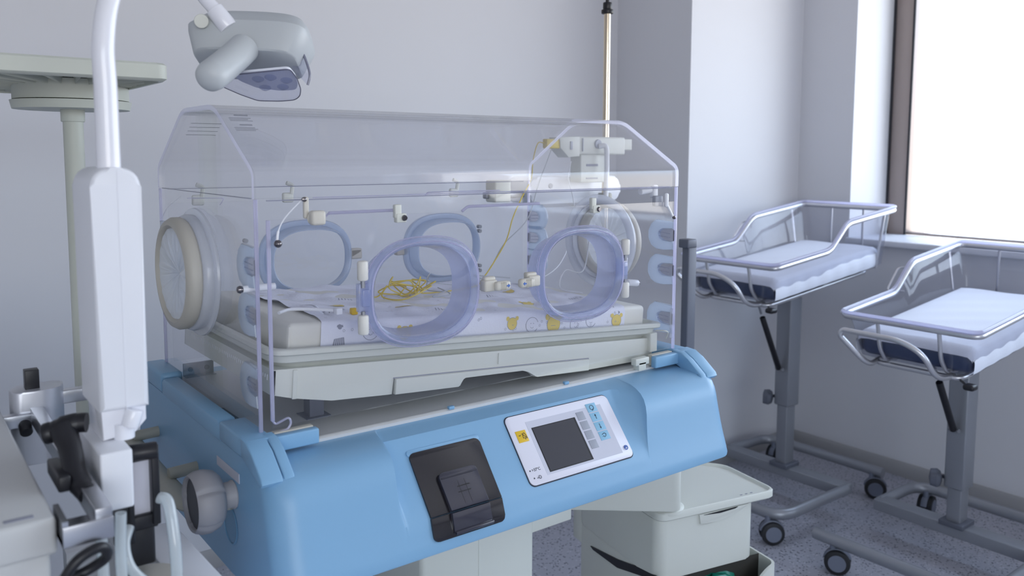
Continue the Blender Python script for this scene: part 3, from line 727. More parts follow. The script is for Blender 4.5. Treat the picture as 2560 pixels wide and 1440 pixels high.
# columns that carry the bed
for xx, yy in ((.135, .11), (.865, .11), (.5, .44)):
    mb = MB(); mb.box(xx, xx + .028, yy, yy + .028, -.024, .05, .001); mb.box(xx - .01, xx + .038, yy - .01, yy + .038, -.024, -.0225); part(mb, 'bed_column', GREYPD)
mb = MB(); mb.tube(catmull([(.955, .02, .050), (.962, .0, .052), (.975, .0, .046), (.98, .01, .03)]), .0018, 7); mb.box(.938, .962, .02, .05, .0, .045, .003); part(mb, 'end_clip', CREAM)
mb = MB(); mb.prism([(.006, .27), (.028, .262), (.03, .155), (.008, .146)], -.0235, -.0225, 'z'); part(mb, 'deck_opening', BLACK)
# under structure: pedestal and swing arm
mb = MB(); mb.box(.40, .708, .16, .42, .14 - ZB, -.235, .012); mb.box(.548, .5495, .1592, .161, .14 - ZB, -.25)
part(mb, 'pedestal', CREAM, label='cream lifting pedestal')
mb = MB(); mb.box(.18, .95, .10, .46, -.262, -.235, .01); part(mb, 'chassis', BLUE_D)
mb = MB()
for xx in (.30, .74): mb.box(xx, xx + .07, -.12, .68, .085 - ZB, .15 - ZB, .02)
mb.box(.3, .81, .22, .36, .085 - ZB, .14 - ZB, .01); part(mb, 'undercarriage', CREAM)
mb = MB(); mb.prism([(.3, -.1), (.33, -.03), (.4, .0), (.46, -.03), (.48, -.1)], .06, .17, 'y', .01, M=Matrix.Translation((-.03, 0, -.47))); part(mb, 'foot_cover', BLUE_D)
for xx in (.335, .775):
    for yy in (-.08, .64):
        mb = MB(); mb.cyl((xx - .012, yy, .045 - ZB), (xx + .012, yy, .045 - ZB), .045, bev=.006); o = mb.build('caster', RUBBER, inc, IO)
        mb = MB(); mb.cyl((xx, yy, .045 - ZB), (xx, yy, .09 - ZB), .016); mb.build('caster_stem', GREYPD, o)
mb = MB(); mb.box(.66, .70, .10, .13, -.285, -.25, .006); part(mb, 'release_lever', BLUE_D)

# ---- mattress and printed sheet
def mattress_mesh():
    mb = MB(); mb.box(.013, .893, .02, TW - .03, .014, .0735, .010, seg=4); return mb
mm = thing('incubator_mattress', (.5, .28, ZB + .1), 'off-white vinyl mattress under a printed sheet inside the incubator', 'mattress')
MO = (-.5, -.28, -.1)
mb = mattress_mesh(); mb.tube([(.0155, .0225, .020), (.0155, .0225, .068)], .0025, 6); mb.xform(TM); mb.build('mattress_cover', VINYLW, mm, MO)
# sheet: grid draped over the mattress with soft folds and print
def sheet_pt(u, v):
    """u along x 0..1, v across: 0 = hem at the front, 1 = rear"""
    x_ = .072 + u * .75
    Lf = .052; Lt = TW - .05; s_ = v * (Lf + Lt)
    edge = .03 * math.sin(u * 9)
    if s_ < Lf - .008: y_ = .0165 - .001 * math.sin(u * 40); z_ = .018 + s_
    elif s_ < Lf + .008:
        a = (s_ - Lf + .008) / .016 * math.pi / 2; y_ = .0165 + .010 * (1 - math.cos(a)); z_ = .018 + Lf - .008 + .012 * math.sin(a)
    else: y_ = .0265 + (s_ - Lf - .008); z_ = .0740
    if s_ > Lf:
        f = min(1, (s_ - Lf) / .05)
        z_ += f * (.0022 * math.sin(x_ * 38 + y_ * 22) + .0018 * math.sin(y_ * 70 - x_ * 15) + .0015 * math.sin(x_ * 90 + 2 * math.sin(y_ * 30)) + .003 * math.sin(x_ * 7 + y_ * 9) + .0035)
        x_ += .008 * math.sin(y_ * 14) * (1 if u < .05 or u > .95 else 0)
    return Vector((x_, y_, z_))
NU, NV = 120, 70
tb = bmesh.new(); G = [[tb.verts.new(sheet_pt(i / NU, j / NV)) for j in range(NV + 1)] for i in range(NU + 1)]
for i in range(NU):
    for j in range(NV): tb.faces.new((G[i][j], G[i + 1][j], G[i + 1][j + 1], G[i][j + 1]))
# printed figures as thin patches lying on the cloth, material slots 1 and 2
def patch(pts, mat):
    vs = []
    for u, v in pts:
        p = sheet_pt(u, v); p += Vector((0, -.0006, .0006)); vs.append(tb.verts.new(p))
    f = tb.faces.new(vs); f.material_index = mat
def line(pts, w_, mat=2):
    for (a, b), (c, d) in zip(pts, pts[1:]):
        dx, dy = (c - a) * .75, (d - b) * .487; l = math.hypot(dx, dy) or 1; nx, ny = -dy / l * w_ / .75, dx / l * w_ / .487
        patch([(a - nx, b - ny), (c - nx, d - ny), (c + nx, d + ny), (a + nx, b + ny)], mat)
def circ(cu_, cv, r, n=14, a0=0, a1=360): return [(cu_ + r / .75 * math.cos(math.radians(a0 + (a1 - a0) * k_ / n)), cv + r / .487 * math.sin(math.radians(a0 + (a1 - a0) * k_ / n))) for k_ in range(n + 1)]
def bear(cu_, cv, s_):
    patch(circ(cu_, cv, .011 * s_)[:-1], 1); patch(circ(cu_ - .014 * s_, cv + .019 * s_, .004 * s_, 8)[:-1], 1); patch(circ(cu_ + .014 * s_, cv + .019 * s_, .004 * s_, 8)[:-1], 1)
    line(circ(cu_, cv, .0112 * s_), .0004); line([(cu_ - .006 * s_, cv - .006), (cu_ + .006 * s_, cv - .006)], .0005)
def zebra(cu_, cv, s_):
    for k_ in range(6): line([(cu_ - .012 * s_ + k_ * .005 * s_, cv - .03 * s_), (cu_ - .002 * s_ + k_ * .002 * s_, cv + .035 * s_)], .0013 * s_)
    patch(circ(cu_ + .002, cv + .03 * s_, .004 * s_, 8)[:-1], 2)
def drop(cu_, cv): line(circ(cu_, cv, .0022, 8), .0003)
for cu_, cv, s_ in ((.225, .055, 1.2), (.565, .065, 1.15), (.715, .052, 1.7), (.965, .05, 1.3), (.3, .3, 1.2), (.55, .42, 1.), (.12, .35, 1.), (.72, .3, 1.2), (.42, .62, 1.), (.8, .6, 1.)): bear(cu_, cv, s_)
zebra(.045, .06, 1.1)
for k_ in range(5): line([(.695 + .012 * k_, .088), (.700 + .010 * k_, .112)], .0022)
for cu_, cv in ((.2, .55), (.68, .5), (.93, .35), (.37, .2), (.08, .25)):
    for k_ in range(5): line([(cu_ - .02 + k_ * .01, cv - .015), (cu_ - .012 + k_ * .009, cv + .015)], .0008)
line([(.975, .085), (.955, .12)], .003)
for k_ in range(90):
    cu_, cv = random.random() * .96 + .02, random.random() * .9 + .02
    if k_ < 30: cv = random.random() * .09 + .01
    drop(cu_, cv)
for cu_, cv in ((.635, .055), (.86, .06), (.36, .05), (.80, .045), (.13, .07)):
    line(circ(cu_, cv, .016, 16, 20, 330), .0005); line([(cu_ - .006, cv + .005), (cu_ - .003, cv + .008)], .0005); line([(cu_ + .006, cv + .005), (cu_ + .003, cv + .008)], .0005); line(circ(cu_, cv - .006, .004, 6, 200, 340), .0004)
for k_ in range(10):
    cu_, cv = random.random() * .9 + .05, random.random() * .7 + .2; line(circ(cu_, cv, .02, 16, random.random() * 90, 250), .0005)
me = bpy.data.meshes.new('sheet'); 
bmesh.ops.transform(tb, matrix=TM, verts=tb.verts); tb.to_mesh(me); tb.free()
for m in (SHEET, YPRINT, GPRINT): me.materials.append(m)
for p in me.polygons: p.use_smooth = True
so = bpy.data.objects.new('printed_sheet', me); COL.objects.link(so); so.parent = mm; so.location = MO; so['label'] = 'white cotton sheet printed with yellow and grey animals'
# white pillow cloth at the right end is part of the mattress cover

# ---- leads lying on the bed and hanging in from the hub
def bedpt(x_, y_, h=.0): 
    p = TM @ Vector((x_, y_, .079)); return Vector((p.x, p.y, p.z + h + ZB))
rnd = random.Random(3)
def scribble(cx, cy, rx_, ry_, n, h=.02, seed=1):
    r_ = random.Random(seed); pts = []; a = r_.random() * 6
    for k_ in range(n):
        a += (r_.random() - .35) * 2.6; q = .15 + .9 * r_.random()
        pts.append(bedpt(cx + rx_ * math.cos(a) * q + (k_ / n - .5) * rx_ * .8, cy + ry_ * math.sin(a) * q, .002 + h * r_.random() ** 1.5))
    return pts
GRP = 'sensor leads on the bed'
hubY = .62
mb = MB(); hang = [(1.099, .60, 1.552), (1.071, .6, 1.553), (1.045, .59, 1.504), (1.018, .565, 1.452), (.931, .5, 1.399), (.864, .45, 1.353), (.805, .40, 1.302), (.736, .36, 1.254), (.684, .33, 1.225)]
mb.tube(catmull([Vector(p) for p in hang] + [bedpt(.60, .31, .008)] + scribble(.43, .24, .11, .06, 12, .035, 4)), .0016, 6)
o = mb.build('sensor_lead', YWIRE); tag(o, 'yellow sensor lead from the hub ending tangled on the printed sheet', 'cable')
mb = MB(); mb.tube(catmull(scribble(.37, .24, .085, .06, 22, .04, 11)), .0015, 6)
o = mb.build('electrode_cable', YWIRE); tag(o, 'loose yellow electrode cable coiled on the sheet behind the left hand port', 'cable')
mb = MB(); mb.tube(catmull([Vector(p) for p in ((1.150, .60, 1.553), (1.132, .6, 1.551), (1.094, .59, 1.493), (1.043, .565, 1.43), (.969, .5, 1.373), (.902, .45, 1.335), (.80, .405, 1.290), (.735, .37, 1.243))] + [bedpt(.62, .33, .012)] + scribble(.53, .26, .12, .07, 14, .045, 8)), .0013, 6)
o = mb.build('sensor_lead', GWIRE); tag(o, 'thin grey sensor lead running down beside the yellow one onto the sheet', 'cable')
mb = MB(); mb.tube(catmull([Vector((1.20, .60, 1.50)), Vector((1.19, .60, 1.45)), Vector((1.19, .575, 1.38)), Vector((1.12, .5, 1.3)), Vector((1.0, .42, 1.22)), bedpt(.8, .33, .01), bedpt(.76, .3, .004)]), .0016, 6)
o = mb.build('hub_cable', WWIRE); tag(o, 'white cable dropping straight from the hub behind the right hand port', 'cable')
mb = MB(); mb.tube(catmull([Vector((1.30, .585, 1.545)), Vector((1.315, .57, 1.545)), Vector((1.32, .57, 1.5)), Vector((1.31, .56, 1.45)), Vector((1.25, .5, 1.39))]), .008, 10); mb.tube(catmull([Vector((1.25, .5, 1.39)), Vector((1.18, .45, 1.36)), Vector((1.06, .36, 1.30)), Vector((.98, .3, 1.22)), bedpt(.86, .27, .05), bedpt(.80, .22, .012), bedpt(.83, .17, .006)]), .0018, 6)
o = mb.build('hub_cable', WWIRE); tag(o, 'white cable with a thick ribbed plug leaving the right side of the hub', 'cable')
mb = MB(); mb.tube(catmull([bedpt(.02, .08, .004), bedpt(.05, .10, .006), bedpt(.09, .09, .006), bedpt(.12, .07, .006)]), .003, 8); mb.box(-.006, .006, -.008, .008, 0, .012, .002, M=Matrix.Translation(bedpt(.125, .062, .0)))
o = mb.build('sensor_plug', [WHITE]); tag(o, 'short white probe lying on the left edge of the bed', 'probe')
mb = MB(); mb.box(.0, .012, -.006, .006, 0, .012, .002, M=Matrix.Translation(bedpt(.145, .05, .0))); o = mb.build('probe_cap', YEL); tag(o, 'tiny yellow connector cap on the left edge of the bed', 'connector')

# ------------------------------------------------------------------ iv pole with hub and device
ivx, ivy = 1.362, .62
iv = thing('iv_pole', (ivx, ivy, 0), 'thin champagne metal pole with black top knob behind the incubator', 'pole')
mb = MB(); mb.cyl((0, 0, .93), (0, 0, 1.99), .0105); mb.build('pole', BRASS, iv)
mb = MB(); mb.box(-.345, .025, -.035, .0, .935, .975, .004); mb.build('mounting_arm', STEELD, iv)
mb = MB(); mb.cyl((0, 0, 1.955), (0, 0, 1.968), .019, bev=.003); mb.cyl((0, 0, 1.968), (0, 0, 1.99), .014, bev=.003); mb.cyl((0, 0, 1.99), (0, 0, 2.1), .006); mb.build('top_knob', BLACK, iv)
mb = MB(); mb.cyl((0, 0, 1.36), (0, 0, 1.40), .022, bev=.004); mb.build('collar', TAUPE, iv)
hub = thing('cable_hub', (1.3, hubY, 1.53), 'cream cable connection hub clamped on the thin pole behind the hood', 'medical hub')
def hb(mb, name, m, label=None):
    o = mb.build(name, m, hub, (-1.3, -hubY, -1.53)); 
    if label: o['label'] = label
    return o
mb = MB(); mb.box(1.21, 1.42, .59, .64, 1.52, 1.575, .006); mb.prism([(1.145, 1.572), (1.225, 1.575), (1.225, 1.515), (1.18, 1.512), (1.148, 1.54)], .588, .64, 'y', .003); mb.box(1.24, 1.36, .60, .65, 1.435, 1.525, .004)
mb.box(1.405, 1.46, .60, .636, 1.535, 1.57, .003); h0 = hb(mb, 'housing', CREAM)
mb = MB(); mb.box(1.098, 1.15, .592, .612, 1.538, 1.566, .003); hb(mb, 'yellow_plug', YWIRE, 'yellow plug')
mb = MB(); mb.cyl((1.30, .585, 1.553), (1.30, .60, 1.553), .014, bev=.002); mb.box(1.185, 1.195, .586, .592, 1.535, 1.56, .001); mb.box(1.235, 1.238, .586, .592, 1.53, 1.57); hb(mb, 'socket', KEYG)
mb = MB(); mb.box(1.262, 1.31, .5985, .601, 1.485, 1.492); mb.box(1.262, 1.31, .5985, .601, 1.446, 1.450); hb(mb, 'label_print', GPRINT)
dv = thing('pole_device', (1.27, .66, 1.42), 'rounded white box mounted on the thin pole just below the hub', 'medical device')
mb = MB(); mb.prism(rrect(-.18, .20, -.05, .032, .03), 0, .12, 'y', .01); mb.build('housing', WHITE, dv)
mb = MB(); mb.lathe([(.0, .003), (.007, .003), (.008, 0)], (-.10, 0, .005), (0, -1, 0), 18); mb.lathe([(.0, .003), (.004, .003), (.005, 0)], (.1, 0, .02), (0, -1, 0), 18); mb.build('button', KEYG, dv)
dv2 = thing('wall_bracket', (1.0, .66, 1.41), 'white bracket block seen through the middle of the hood', 'bracket')
mb = MB(); mb.box(-.04, .02, 0, .05, -.03, .035, .006); mb.build('bracket_body', CREAM, dv2); mb = MB(); mb.box(-.05, .10, .03, .05, -.02, .0, .004); mb.build('bracket_arm', STEELD, dv2)

# ------------------------------------------------------------------ shelf on a pole at the rear left
sh = thing('monitor_shelf', (-.137, .66, 0), 'pale grey-green ribbed shelf on a post at the left', 'shelf')
def hs_(mb, name, m): return mb.build(name, m, sh)
mb = MB(); mb.cyl((0, 0, .9), (0, 0, 1.6), .0195); hs_(mb, 'pole', SHELFM)
mb = MB(); mb.cyl((0, 0, 1.585), (0, 0, 1.612), .023, bev=.002); hs_(mb, 'collar', SHELFM)
mb = MB(); mb.cyl((0, 0, 1.610), (0, 0, 1.627), .110, .114, n=48); mb.cyl((0, 0, 1.629), (0, 0, 1.668), .109, n=48); hs_(mb, 'turntable', SHELFM)
mb = MB(); SX0, SX1, SY0, SY1 = -.42, .115, -.30, .27
o_ = rrect(SX0, SX1, SY0, SY1, .02); zt, zb_ = 1.700, 1.655
mb.prism(rrect(SX0 + .008, SX1 - .008, SY0 + .008, SY1 - .008, .02), 1.676, 1.686, 'z')
ring = lambda ins, z: [(a, b, z) for a, b in rrect(SX0 + ins, SX1 - ins, SY0 + ins, SY1 - ins, .022)]
mb.loft([ring(.006, 1.655), ring(0, 1.66), ring(0, 1.685), ring(.004, 1.689), ring(.012, 1.689), ring(.012, 1.655)], closed_path=True)
for k_ in range(28):
    a = 2 * math.pi * (k_ + .5) / 28; d = Vector((math.cos(a), math.sin(a)))
    t = min(((SX1 - .01) if d.x > 0 else (SX0 + .01)) / d.x if abs(d.x) > 1e-6 else 9, ((SY1 - .01) if d.y > 0 else (SY0 + .01)) / d.y if abs(d.y) > 1e-6 else 9)
    mb.tube([(d.x * .1, d.y * .1, 1.669), (d.x * t, d.y * t, 1.671)], .0022, 4, flat=6)
for xx in (-.3, -.2): mb.box(xx, xx + .003, SY0 + .01, SY1 - .01, 1.660, 1.68)
hs_(mb, 'ribbed_shelf', SHELFM)

# ------------------------------------------------------------------ examination lamp
PX, PYY = -.234, -.115
lp = thing('examination_lamp', (PX, PYY, 1.04), 'white gooseneck examination lamp on a square column over the left hood end', 'lamp')
def lo_(mb, name, m, par=None, label=None):
    o = mb.build(name, m, par or lp, (-PX, -PYY, -1.04) if par is None else (0, 0, 0))
    if label: o['label'] = label
    return o
mb = MB(); mb.prism([(-.266, 1.19), (-.206, 1.19)] + [(-.206 - .024 * (1 - math.cos(math.radians(t))), 1.478 + .024 * math.sin(math.radians(t))) for t in range(0, 91, 15)] + [(-.242 - .024 * math.sin(math.radians(t)), 1.478 + .024 * math.cos(math.radians(t))) for t in range(0, 91, 15)], -.16, -.045, 'y', .006, seg=4); mb.box(-.2345, -.2338, -.1605, -.155, 1.19, 1.499)
lo_(mb, 'column', WHITE, label='tall rounded white column')
mb = MB(); mb.prism([(-.264, 1.2), (-.208, 1.2), (-.208, 1.17), (-.222, 1.155), (-.262, 1.15)], -.152, -.07, 'y', .004); mb.cyl((-.236, -.148, 1.15), (-.236, -.148, 1.17), .013); mb.cyl((-.231, -.158, 1.166), (-.224, -.158, 1.188), .011, bev=.002); lo_(mb, 'column_foot', WHITE_P)
mb = MB(); mb.box(-.276, -.238, -.20, -.06, 1.075, 1.150, .003); lo_(mb, 'mounting_box', WHITE)
mb = MB()
neck = catmull([(PX, PYY, 1.495), (PX, PYY, 1.62), (PX + .002, PYY + .002, 1.70), (PX + .03, PYY + .022, 1.765), (PX + .09, PYY + .07, 1.80), (PX + .15, PYY + .13, 1.80), (PX + .19, PYY + .19, 1.785)], 10)
hp = Vector((-.03, .085, 1.765)); 
neck = catmull([(PX, PYY, 1.495), (PX, PYY, 1.60), (PX, PYY, 1.665), (PX + .015, PYY + .01, 1.73), (PX + .06, PYY + .05, 1.79), (PX + .12, PYY + .13, 1.83), (-.075, .10, 1.835), (-.048, .128, 1.81), (-.028, .132, 1.780), (-.013, .120, 1.757)], 10)
nn_ = len(neck); mb.tube(neck, [.0148 - .0035 * min(1, i / nn_ * 1.3) for i in range(nn_)], 20); lo_(mb, 'gooseneck', WHITE_P)
mb = MB(); mb.cyl((-.014, .121, 1.758), (.006, .110, 1.728), .0148, .0160, bev=.001); nk = lo_(mb, 'neck_collar', WHITE_P)
# head, built about its own origin: local x to the right, y up, -z away from the camera side
HR = fw.copy()
C0 = Vector((.056, .137, 1.712))
HX = Vector((.794, -.608, -.03)).normalized(); HZ = Vector((.194, .369, .909)); HZ = (HZ - HX * HZ.dot(HX)).normalized(); HY = HZ.cross(HX)
HM = Matrix((HX, HY, HZ)).transposed().to_4x4(); HM.translation = C0
def hring(sx_, sy_, z, cx=0, cy=0, p=4.5, n=72): return [(a, b, z) for a, b in selli(cx, cy, sx_, sy_, n, p)]
mb = MB(); mb.loft([hring(.084, .050, -.046), hring(.087, .053, -.0435), hring(.100, .060, -.006), hring(.1015, .0615, .004), hring(.097, .048, .020, 0, 0, 4), hring(.086, .038, .036, 0, 0, 3.4), hring(.070, .028, .043, -.003, 0, 3), hring(.045, .016, .047, -.004, 0, 3), hring(.01, .005, .048, -.004)], caps=True)
mb.xform(HM); head = lo_(mb, 'lamp_head', GREYL)
mb = MB(); mb.cyl((-.022, .155, 1.742), (-.0355, .1215, 1.7365), .0115, bev=.001); mb.build('head_button', CREAM, head)
mb = MB(); gp = catmull([(.022, .086, 1.694), (-.004, .064, 1.674), (-.036, .034, 1.652), (-.054, .018, 1.640)], 8); gd = (gp[-1] - gp[-2]).normalized(); ng = len(gp)
mb.tube(gp + [gp[-1] + gd * .010, gp[-1] + gd * .017, gp[-1] + gd * .021], [.0245] * ng + [.0225, .017, .006], 32); mb.build('grip', GREYL, head)
PN = Vector((.1944, .3694, .9087))
def plate(P, th, m, name, up_=0.):
    mb = MB(); c = sum((Vector(p) for p in P), Vector()) / len(P); P = fillet(P, .008, 4, closed=True)
    mb.loft([[p + PN * up_ for p in P], [p + PN * (up_ + th) for p in P]], caps=True); return mb.build(name, m, head), P
OUT = [(-.0025, .087, 1.6483), (.0743, .0229, 1.658), (.0938, .0417, 1.6462), (.1125, .0694, 1.6309), (.1204, .0915, 1.6202), (.1183, .1078, 1.6141), (.0972, .1242, 1.6119), (.0641, .1412, 1.6121), (.0308, .136, 1.6213), (-.0066, .1253, 1.6336)]
lc, PP = plate(OUT, .0015, LAMPGL, 'lens_cover')
mb = MB(); mb.tube(PP, .0009, 6, closed=True); mb.build('cover_edge', pmat('dark_cover_rim', (92, 92, 112), .3), head)
REF = [(.0, .090, 1.6475), (.0739, .0271, 1.6563), (.0915, .043, 1.6461), (.105, .0635, 1.6349), (.1094, .0828, 1.6261), (.0871, .0984, 1.6246), (.0524, .1092, 1.6276), (.0192, .1023, 1.6375)]
plate(REF, .004, pmat('lamp_reflector', (232, 235, 245), .3), 'reflector', .004)
for v in ((.062, .1017, 1.6286), (.0869, .0846, 1.6302), (.0425, .082, 1.6407), (.0583, .0675, 1.6433), (.0841, .0626, 1.6397)):
    mb = MB(); mb.lathe([(.0, -.005), (.005, -.0045), (.010, -.001), (.0115, .005)], Vector(v) + PN * .005, PN, 20); mb.build('led_lens', LENS, head)
mb = MB(); SH = catmull([(.104, .082, 1.711), (.1165, .0695, 1.692), (.122, .063, 1.673), (.1245, .0585, 1.654), (.121, .060, 1.637)], 5)
mb.tube(SH, .0022, 8, flat=1.); mb.build('shield_edge', pmat('dark_shield_rim', (120, 122, 140), .25), head)
mb = MB(); n_ = len(SH); inn = [Vector((.106, .070, 1.708)).lerp(Vector((.100, .074, 1.664)), k_ / (n_ - 1)) for k_ in range(n_)]
mb.loft([SH, inn], closed_ring=False); mb.loft([[p + Vector((.0, .0015, 0)) for p in SH], [p + Vector((.0, .0015, 0)) for p in inn]], closed_ring=False); mb.build('side_shield', LAMPGL, head)

# ------------------------------------------------------------------ machine with rail, lower left
mc = thing('ventilator', (-.6, -.03, 0), 'white box-shaped machine cut off by the lower left edge', 'medical machine')
def mco(mb, name, m, label=None):
    o = mb.build(name, m, mc, (.6, .03, 0))
    if label: o['label'] = label
    return o
mb = MB(); mb.box(-.85, -.338, -.285, .36, 1.075, 1.118, .006); mb.box(-.85, -.345, -.28, .35, .12, 1.078, .006); mco(mb, 'cabinet', pmat('pale_grey_enamel', (196, 197, 197), .35))
mb = MB(); mb.box(-.85, -.348, -.279, .35, 1.045, 1.047); mco(mb, 'cabinet_seam', GPRINT)
mb = MB(); mb.box(-.387, -.358, -.271, -.262, 1.117, 1.1185, .0005); mco(mb, 'top_slot', GPRINT)
for a, b in ((-.8, -.24), (-.8, .3), (-.4, -.24), (-.4, .3)): mco(MB().cyl((a - .015, b, .05), (a + .015, b, .05), .05, bev=.005).cyl((a, b, .05), (a, b, .125), .012), 'caster', RUBBER)
mb = MB(); mb.box(-.302, -.284, -.30, .20, 1.098, 1.122, .001); mb.box(-.336, -.284, -.305, -.245, 1.088, 1.097); mb.box(-.336, -.284, -.306, -.300, 1.088, 1.112, .001); mb.box(-.336, -.330, -.305, -.245, 1.088, 1.118)
mb.box(-.34, -.30, .165, .185, 1.095, 1.115, .001); mco(mb, 'side_rail', STEEL, 'silver equipment rail')
cl = thing('rail_clamp', (-.283, .2, 1.12), 'silver clamp block with square black knob on the far end of the rail', 'clamp')
mb = MB(); mb.prism(fillet([(-.04, -.025, 0), (.01, -.03, 0), (.032, -.012, 0), (.034, .025, 0), (-.02, .03, 0), (-.045, .01, 0)], .012, closed=True) and [(p.x, p.y) for p in fillet([(-.04, -.025, 0), (.01, -.03, 0), (.032, -.012, 0), (.034, .025, 0), (-.02, .03, 0), (-.045, .01, 0)], .012, closed=True)], -.09, .028, 'z', .003); mb.build('clamp_body', pmat('satin_aluminium', (200, 202, 210), .35, metal=.6), cl)
mb = MB(); mb.box(-.022, -.002, -.012, .008, .026, .058, .001); mb.build('square_knob', BLACK, cl)
mb = MB(); mb.box(.03, .12, -.008, .012, -.005, .016, .001); mb.build('cross_bar', STEEL, cl)
mb = MB(); mb.cyl((-.028, -.03, -.02), (-.028, -.05, -.03), .009, bev=.002); mb.build('grub_screw', BLACK, cl)
lv = thing('clamp_lever', (-.300, -.19, 1.12), 'black clamping lever gripping the near end of the silver rail', 'lever')
def lvo(mb, name, m): return mb.build(name, m, lv, (.3, .19, -1.12))
mb = MB(); mb.tube(catmull([(-.318, -.128, 1.168), (-.304, -.136, 1.175), (-.288, -.142, 1.178), (-.279, -.146, 1.178)], 6), [.012] * 6 + [.0135] * 6 + [.0125] * 7, 16)
mb.tube(catmull([(-.306, -.14, 1.174), (-.302, -.16, 1.155), (-.302, -.185, 1.132), (-.299, -.205, 1.118), (-.294, -.222, 1.112)], 6), [.0155, .0155, .015, .015, .0145, .014, .014] + [.0135] * 6 + [.013] * 6 + [.012] * 6, 14); lvo(mb, 'lever_arm', BLACK)
mb = MB(); mb.cyl((-.326, -.126, 1.166), (-.314, -.130, 1.169), .0135, bev=.003); lvo(mb, 'lever_cap', BLACK)
mb = MB(); mb.box(-.324, -.310, -.21, -.13, 1.116, 1.136, .003); lvo(mb, 'lever_jaw', BLACK)
# strap with loop below the near end of the rail
lk = MB(); lk.tube(catmull([(-.345, -.31, 1.045), (-.325, -.315, 1.075), (-.30, -.31, 1.082), (-.292, -.30, 1.065), (-.31, -.29, 1.05), (-.335, -.29, 1.045)], 6), .006, 10); lk.tube(catmull([(-.318, -.3, 1.05), (-.325, -.3, 1.02), (-.332, -.3, .98), (-.33, -.3, .9)], 6), .0028, 8)
o = lk.build('cable_loop', BLACK); tag(o, 'black rubber loop with thin cord hanging under the near rail end', 'cord')
# black frame beside the lamp column
bf = thing('black_holder', (-.205, -.13, 1.07), 'black rectangular holder frame right of the white mounting box', 'holder')
def bfo(mb, name, m): return mb.build(name, m, bf, (.205, .13, -1.07))
mb = MB(); mb.box(-.236, -.228, -.155, -.04, 1.005, 1.135, .003); mb.box(-.236, -.198, -.155, -.145, 1.115, 1.135, .003); mb.box(-.206, -.196, -.157, -.14, 1.025, 1.135, .002); mb.box(-.236, -.198, -.152, -.142, 1.02, 1.04, .003)
mb.box(-.236, -.2, -.14, -.05, .965, 1.02, .004); mb.cyl((-.236, -.15, 1.128), (-.198, -.158, 1.128), .011, bev=.002); bfo(mb, 'frame', BLACK)
mb = MB(); mb.box(-.229, -.205, -.142, -.138, 1.038, 1.118, .001); bfo(mb, 'inner_plate', PANELW)
# gas bottle like canister with scale
cn = thing('suction_canister', (-.215, -.15, .80), 'cream canister with a graduated scale below the black holder', 'canister')
mb = MB(); mb.lathe([(.04, -.12), (.045, -.115), (.047, .145), (.045, .15), (.0, .152)], (0, 0, 0), (0, 0, 1), 36); mb.build('canister_body', CREAM_D, cn)
mb = MB(); mb.lathe([(.02, .151), (.021, .163), (.017, .165), (.0, .165)], (-.03, -.01, 0), (0, 0, 1), 24); mb.build('brass_ring', BRASS, cn)
text_mesh('E', .014, INK, 'scale_text', cn, Matrix.Translation((.012, -.0485, .118)) @ Matrix.Rotation(math.radians(90), 4, 'X')); text_mesh('- 2', .012, INK, 'scale_text', cn, Matrix.Translation((.012, -.0485, .085)) @ Matrix.Rotation(math.radians(90), 4, 'X'))
# white panel top in the gap
ct = thing('equipment_cart', (-.28, -.03, 0), 'low white cart top between the canister and the incubator', 'cart')
mb = MB(); mb.prism([(-.19, .02), (-.137, .02), (-.128, -.3), (-.19, -.36)], .925, .95, 'z', .004, M=None); mb.box(-.22, -.175, -.02, .16, .925, .95, .003); mb.build('cart_top', WHITE, ct, (.28, .03, 0))
mb = MB(); mb.box(-.28, -.15, -.25, .08, .1, .679, .004); mb.box(-.28, -.15, .05, .08, .67, .926); mb.box(-.160, -.15, -.25, .08, .67, .926); mb.build('cart_body', WHITE, ct, (.28, .03, 0))
for a, b in ((-.26, -.22), (-.26, .05), (-.17, -.22), (-.17, .05)): MB().cyl((a - .01, b, .05), (a + .01, b, .05), .05, bev=.004).cyl((a, b, .05), (a, b, .11), .01).build('caster', RUBBER, ct, (.28, .03, 0))
# silicone tubes
def tb_(name, pts, r, label, grp='silicone tubes at the lower left'):
    mb = MB(); mb.tube(catmull(pts, 8), r, 14, caps=False); o = mb.build(name, TUBEM); return tag(o, label, 'tube')
from_px = []
tb_('silicone_tube', [(-.285, -.235, 1.085), (-.284, -.235, 1.03), (-.283, -.235, .95)], .0066, 'leftmost upright clear tube below the silver rail')
tb_('silicone_tube', [(-.262, -.235, 1.085), (-.264, -.235, 1.03), (-.262, -.235, .95)], .0066, 'upright clear tube just right of the leftmost one')
tb_('silicone_tube', [(-.246, -.20, 1.05), (-.255, -.215, 1.035), (-.252, -.225, 1.01), (-.235, -.225, .985), (-.215, -.22, .972), (-.198, -.22, .966)], .0066, 'curved clear tube sweeping from the white box to the junction')
tb_('silicone_tube', [(-.206, -.19, 1.075), (-.198, -.20, 1.07), (-.196, -.215, 1.03), (-.196, -.222, .99), (-.197, -.222, .966)], .0075, 'thick clear tube rising beside the black holder')
tb_('silicone_tube', [(-.197, -.222, .966), (-.185, -.225, .96), (-.16, -.23, .955), (-.13, -.24, .935)], .0066, 'clear tube running right from the junction across the cart top')
mb = MB(); mb.box(-.206, -.188, -.233, -.212, .953, .977, .004); mb.cyl((-.215, -.25, .963), (-.20, -.25, .957), .009, bev=.002); o = mb.build('tube_junction', FROST); tag(o, 'frosted plastic junction joining the clear tubes', 'connector')

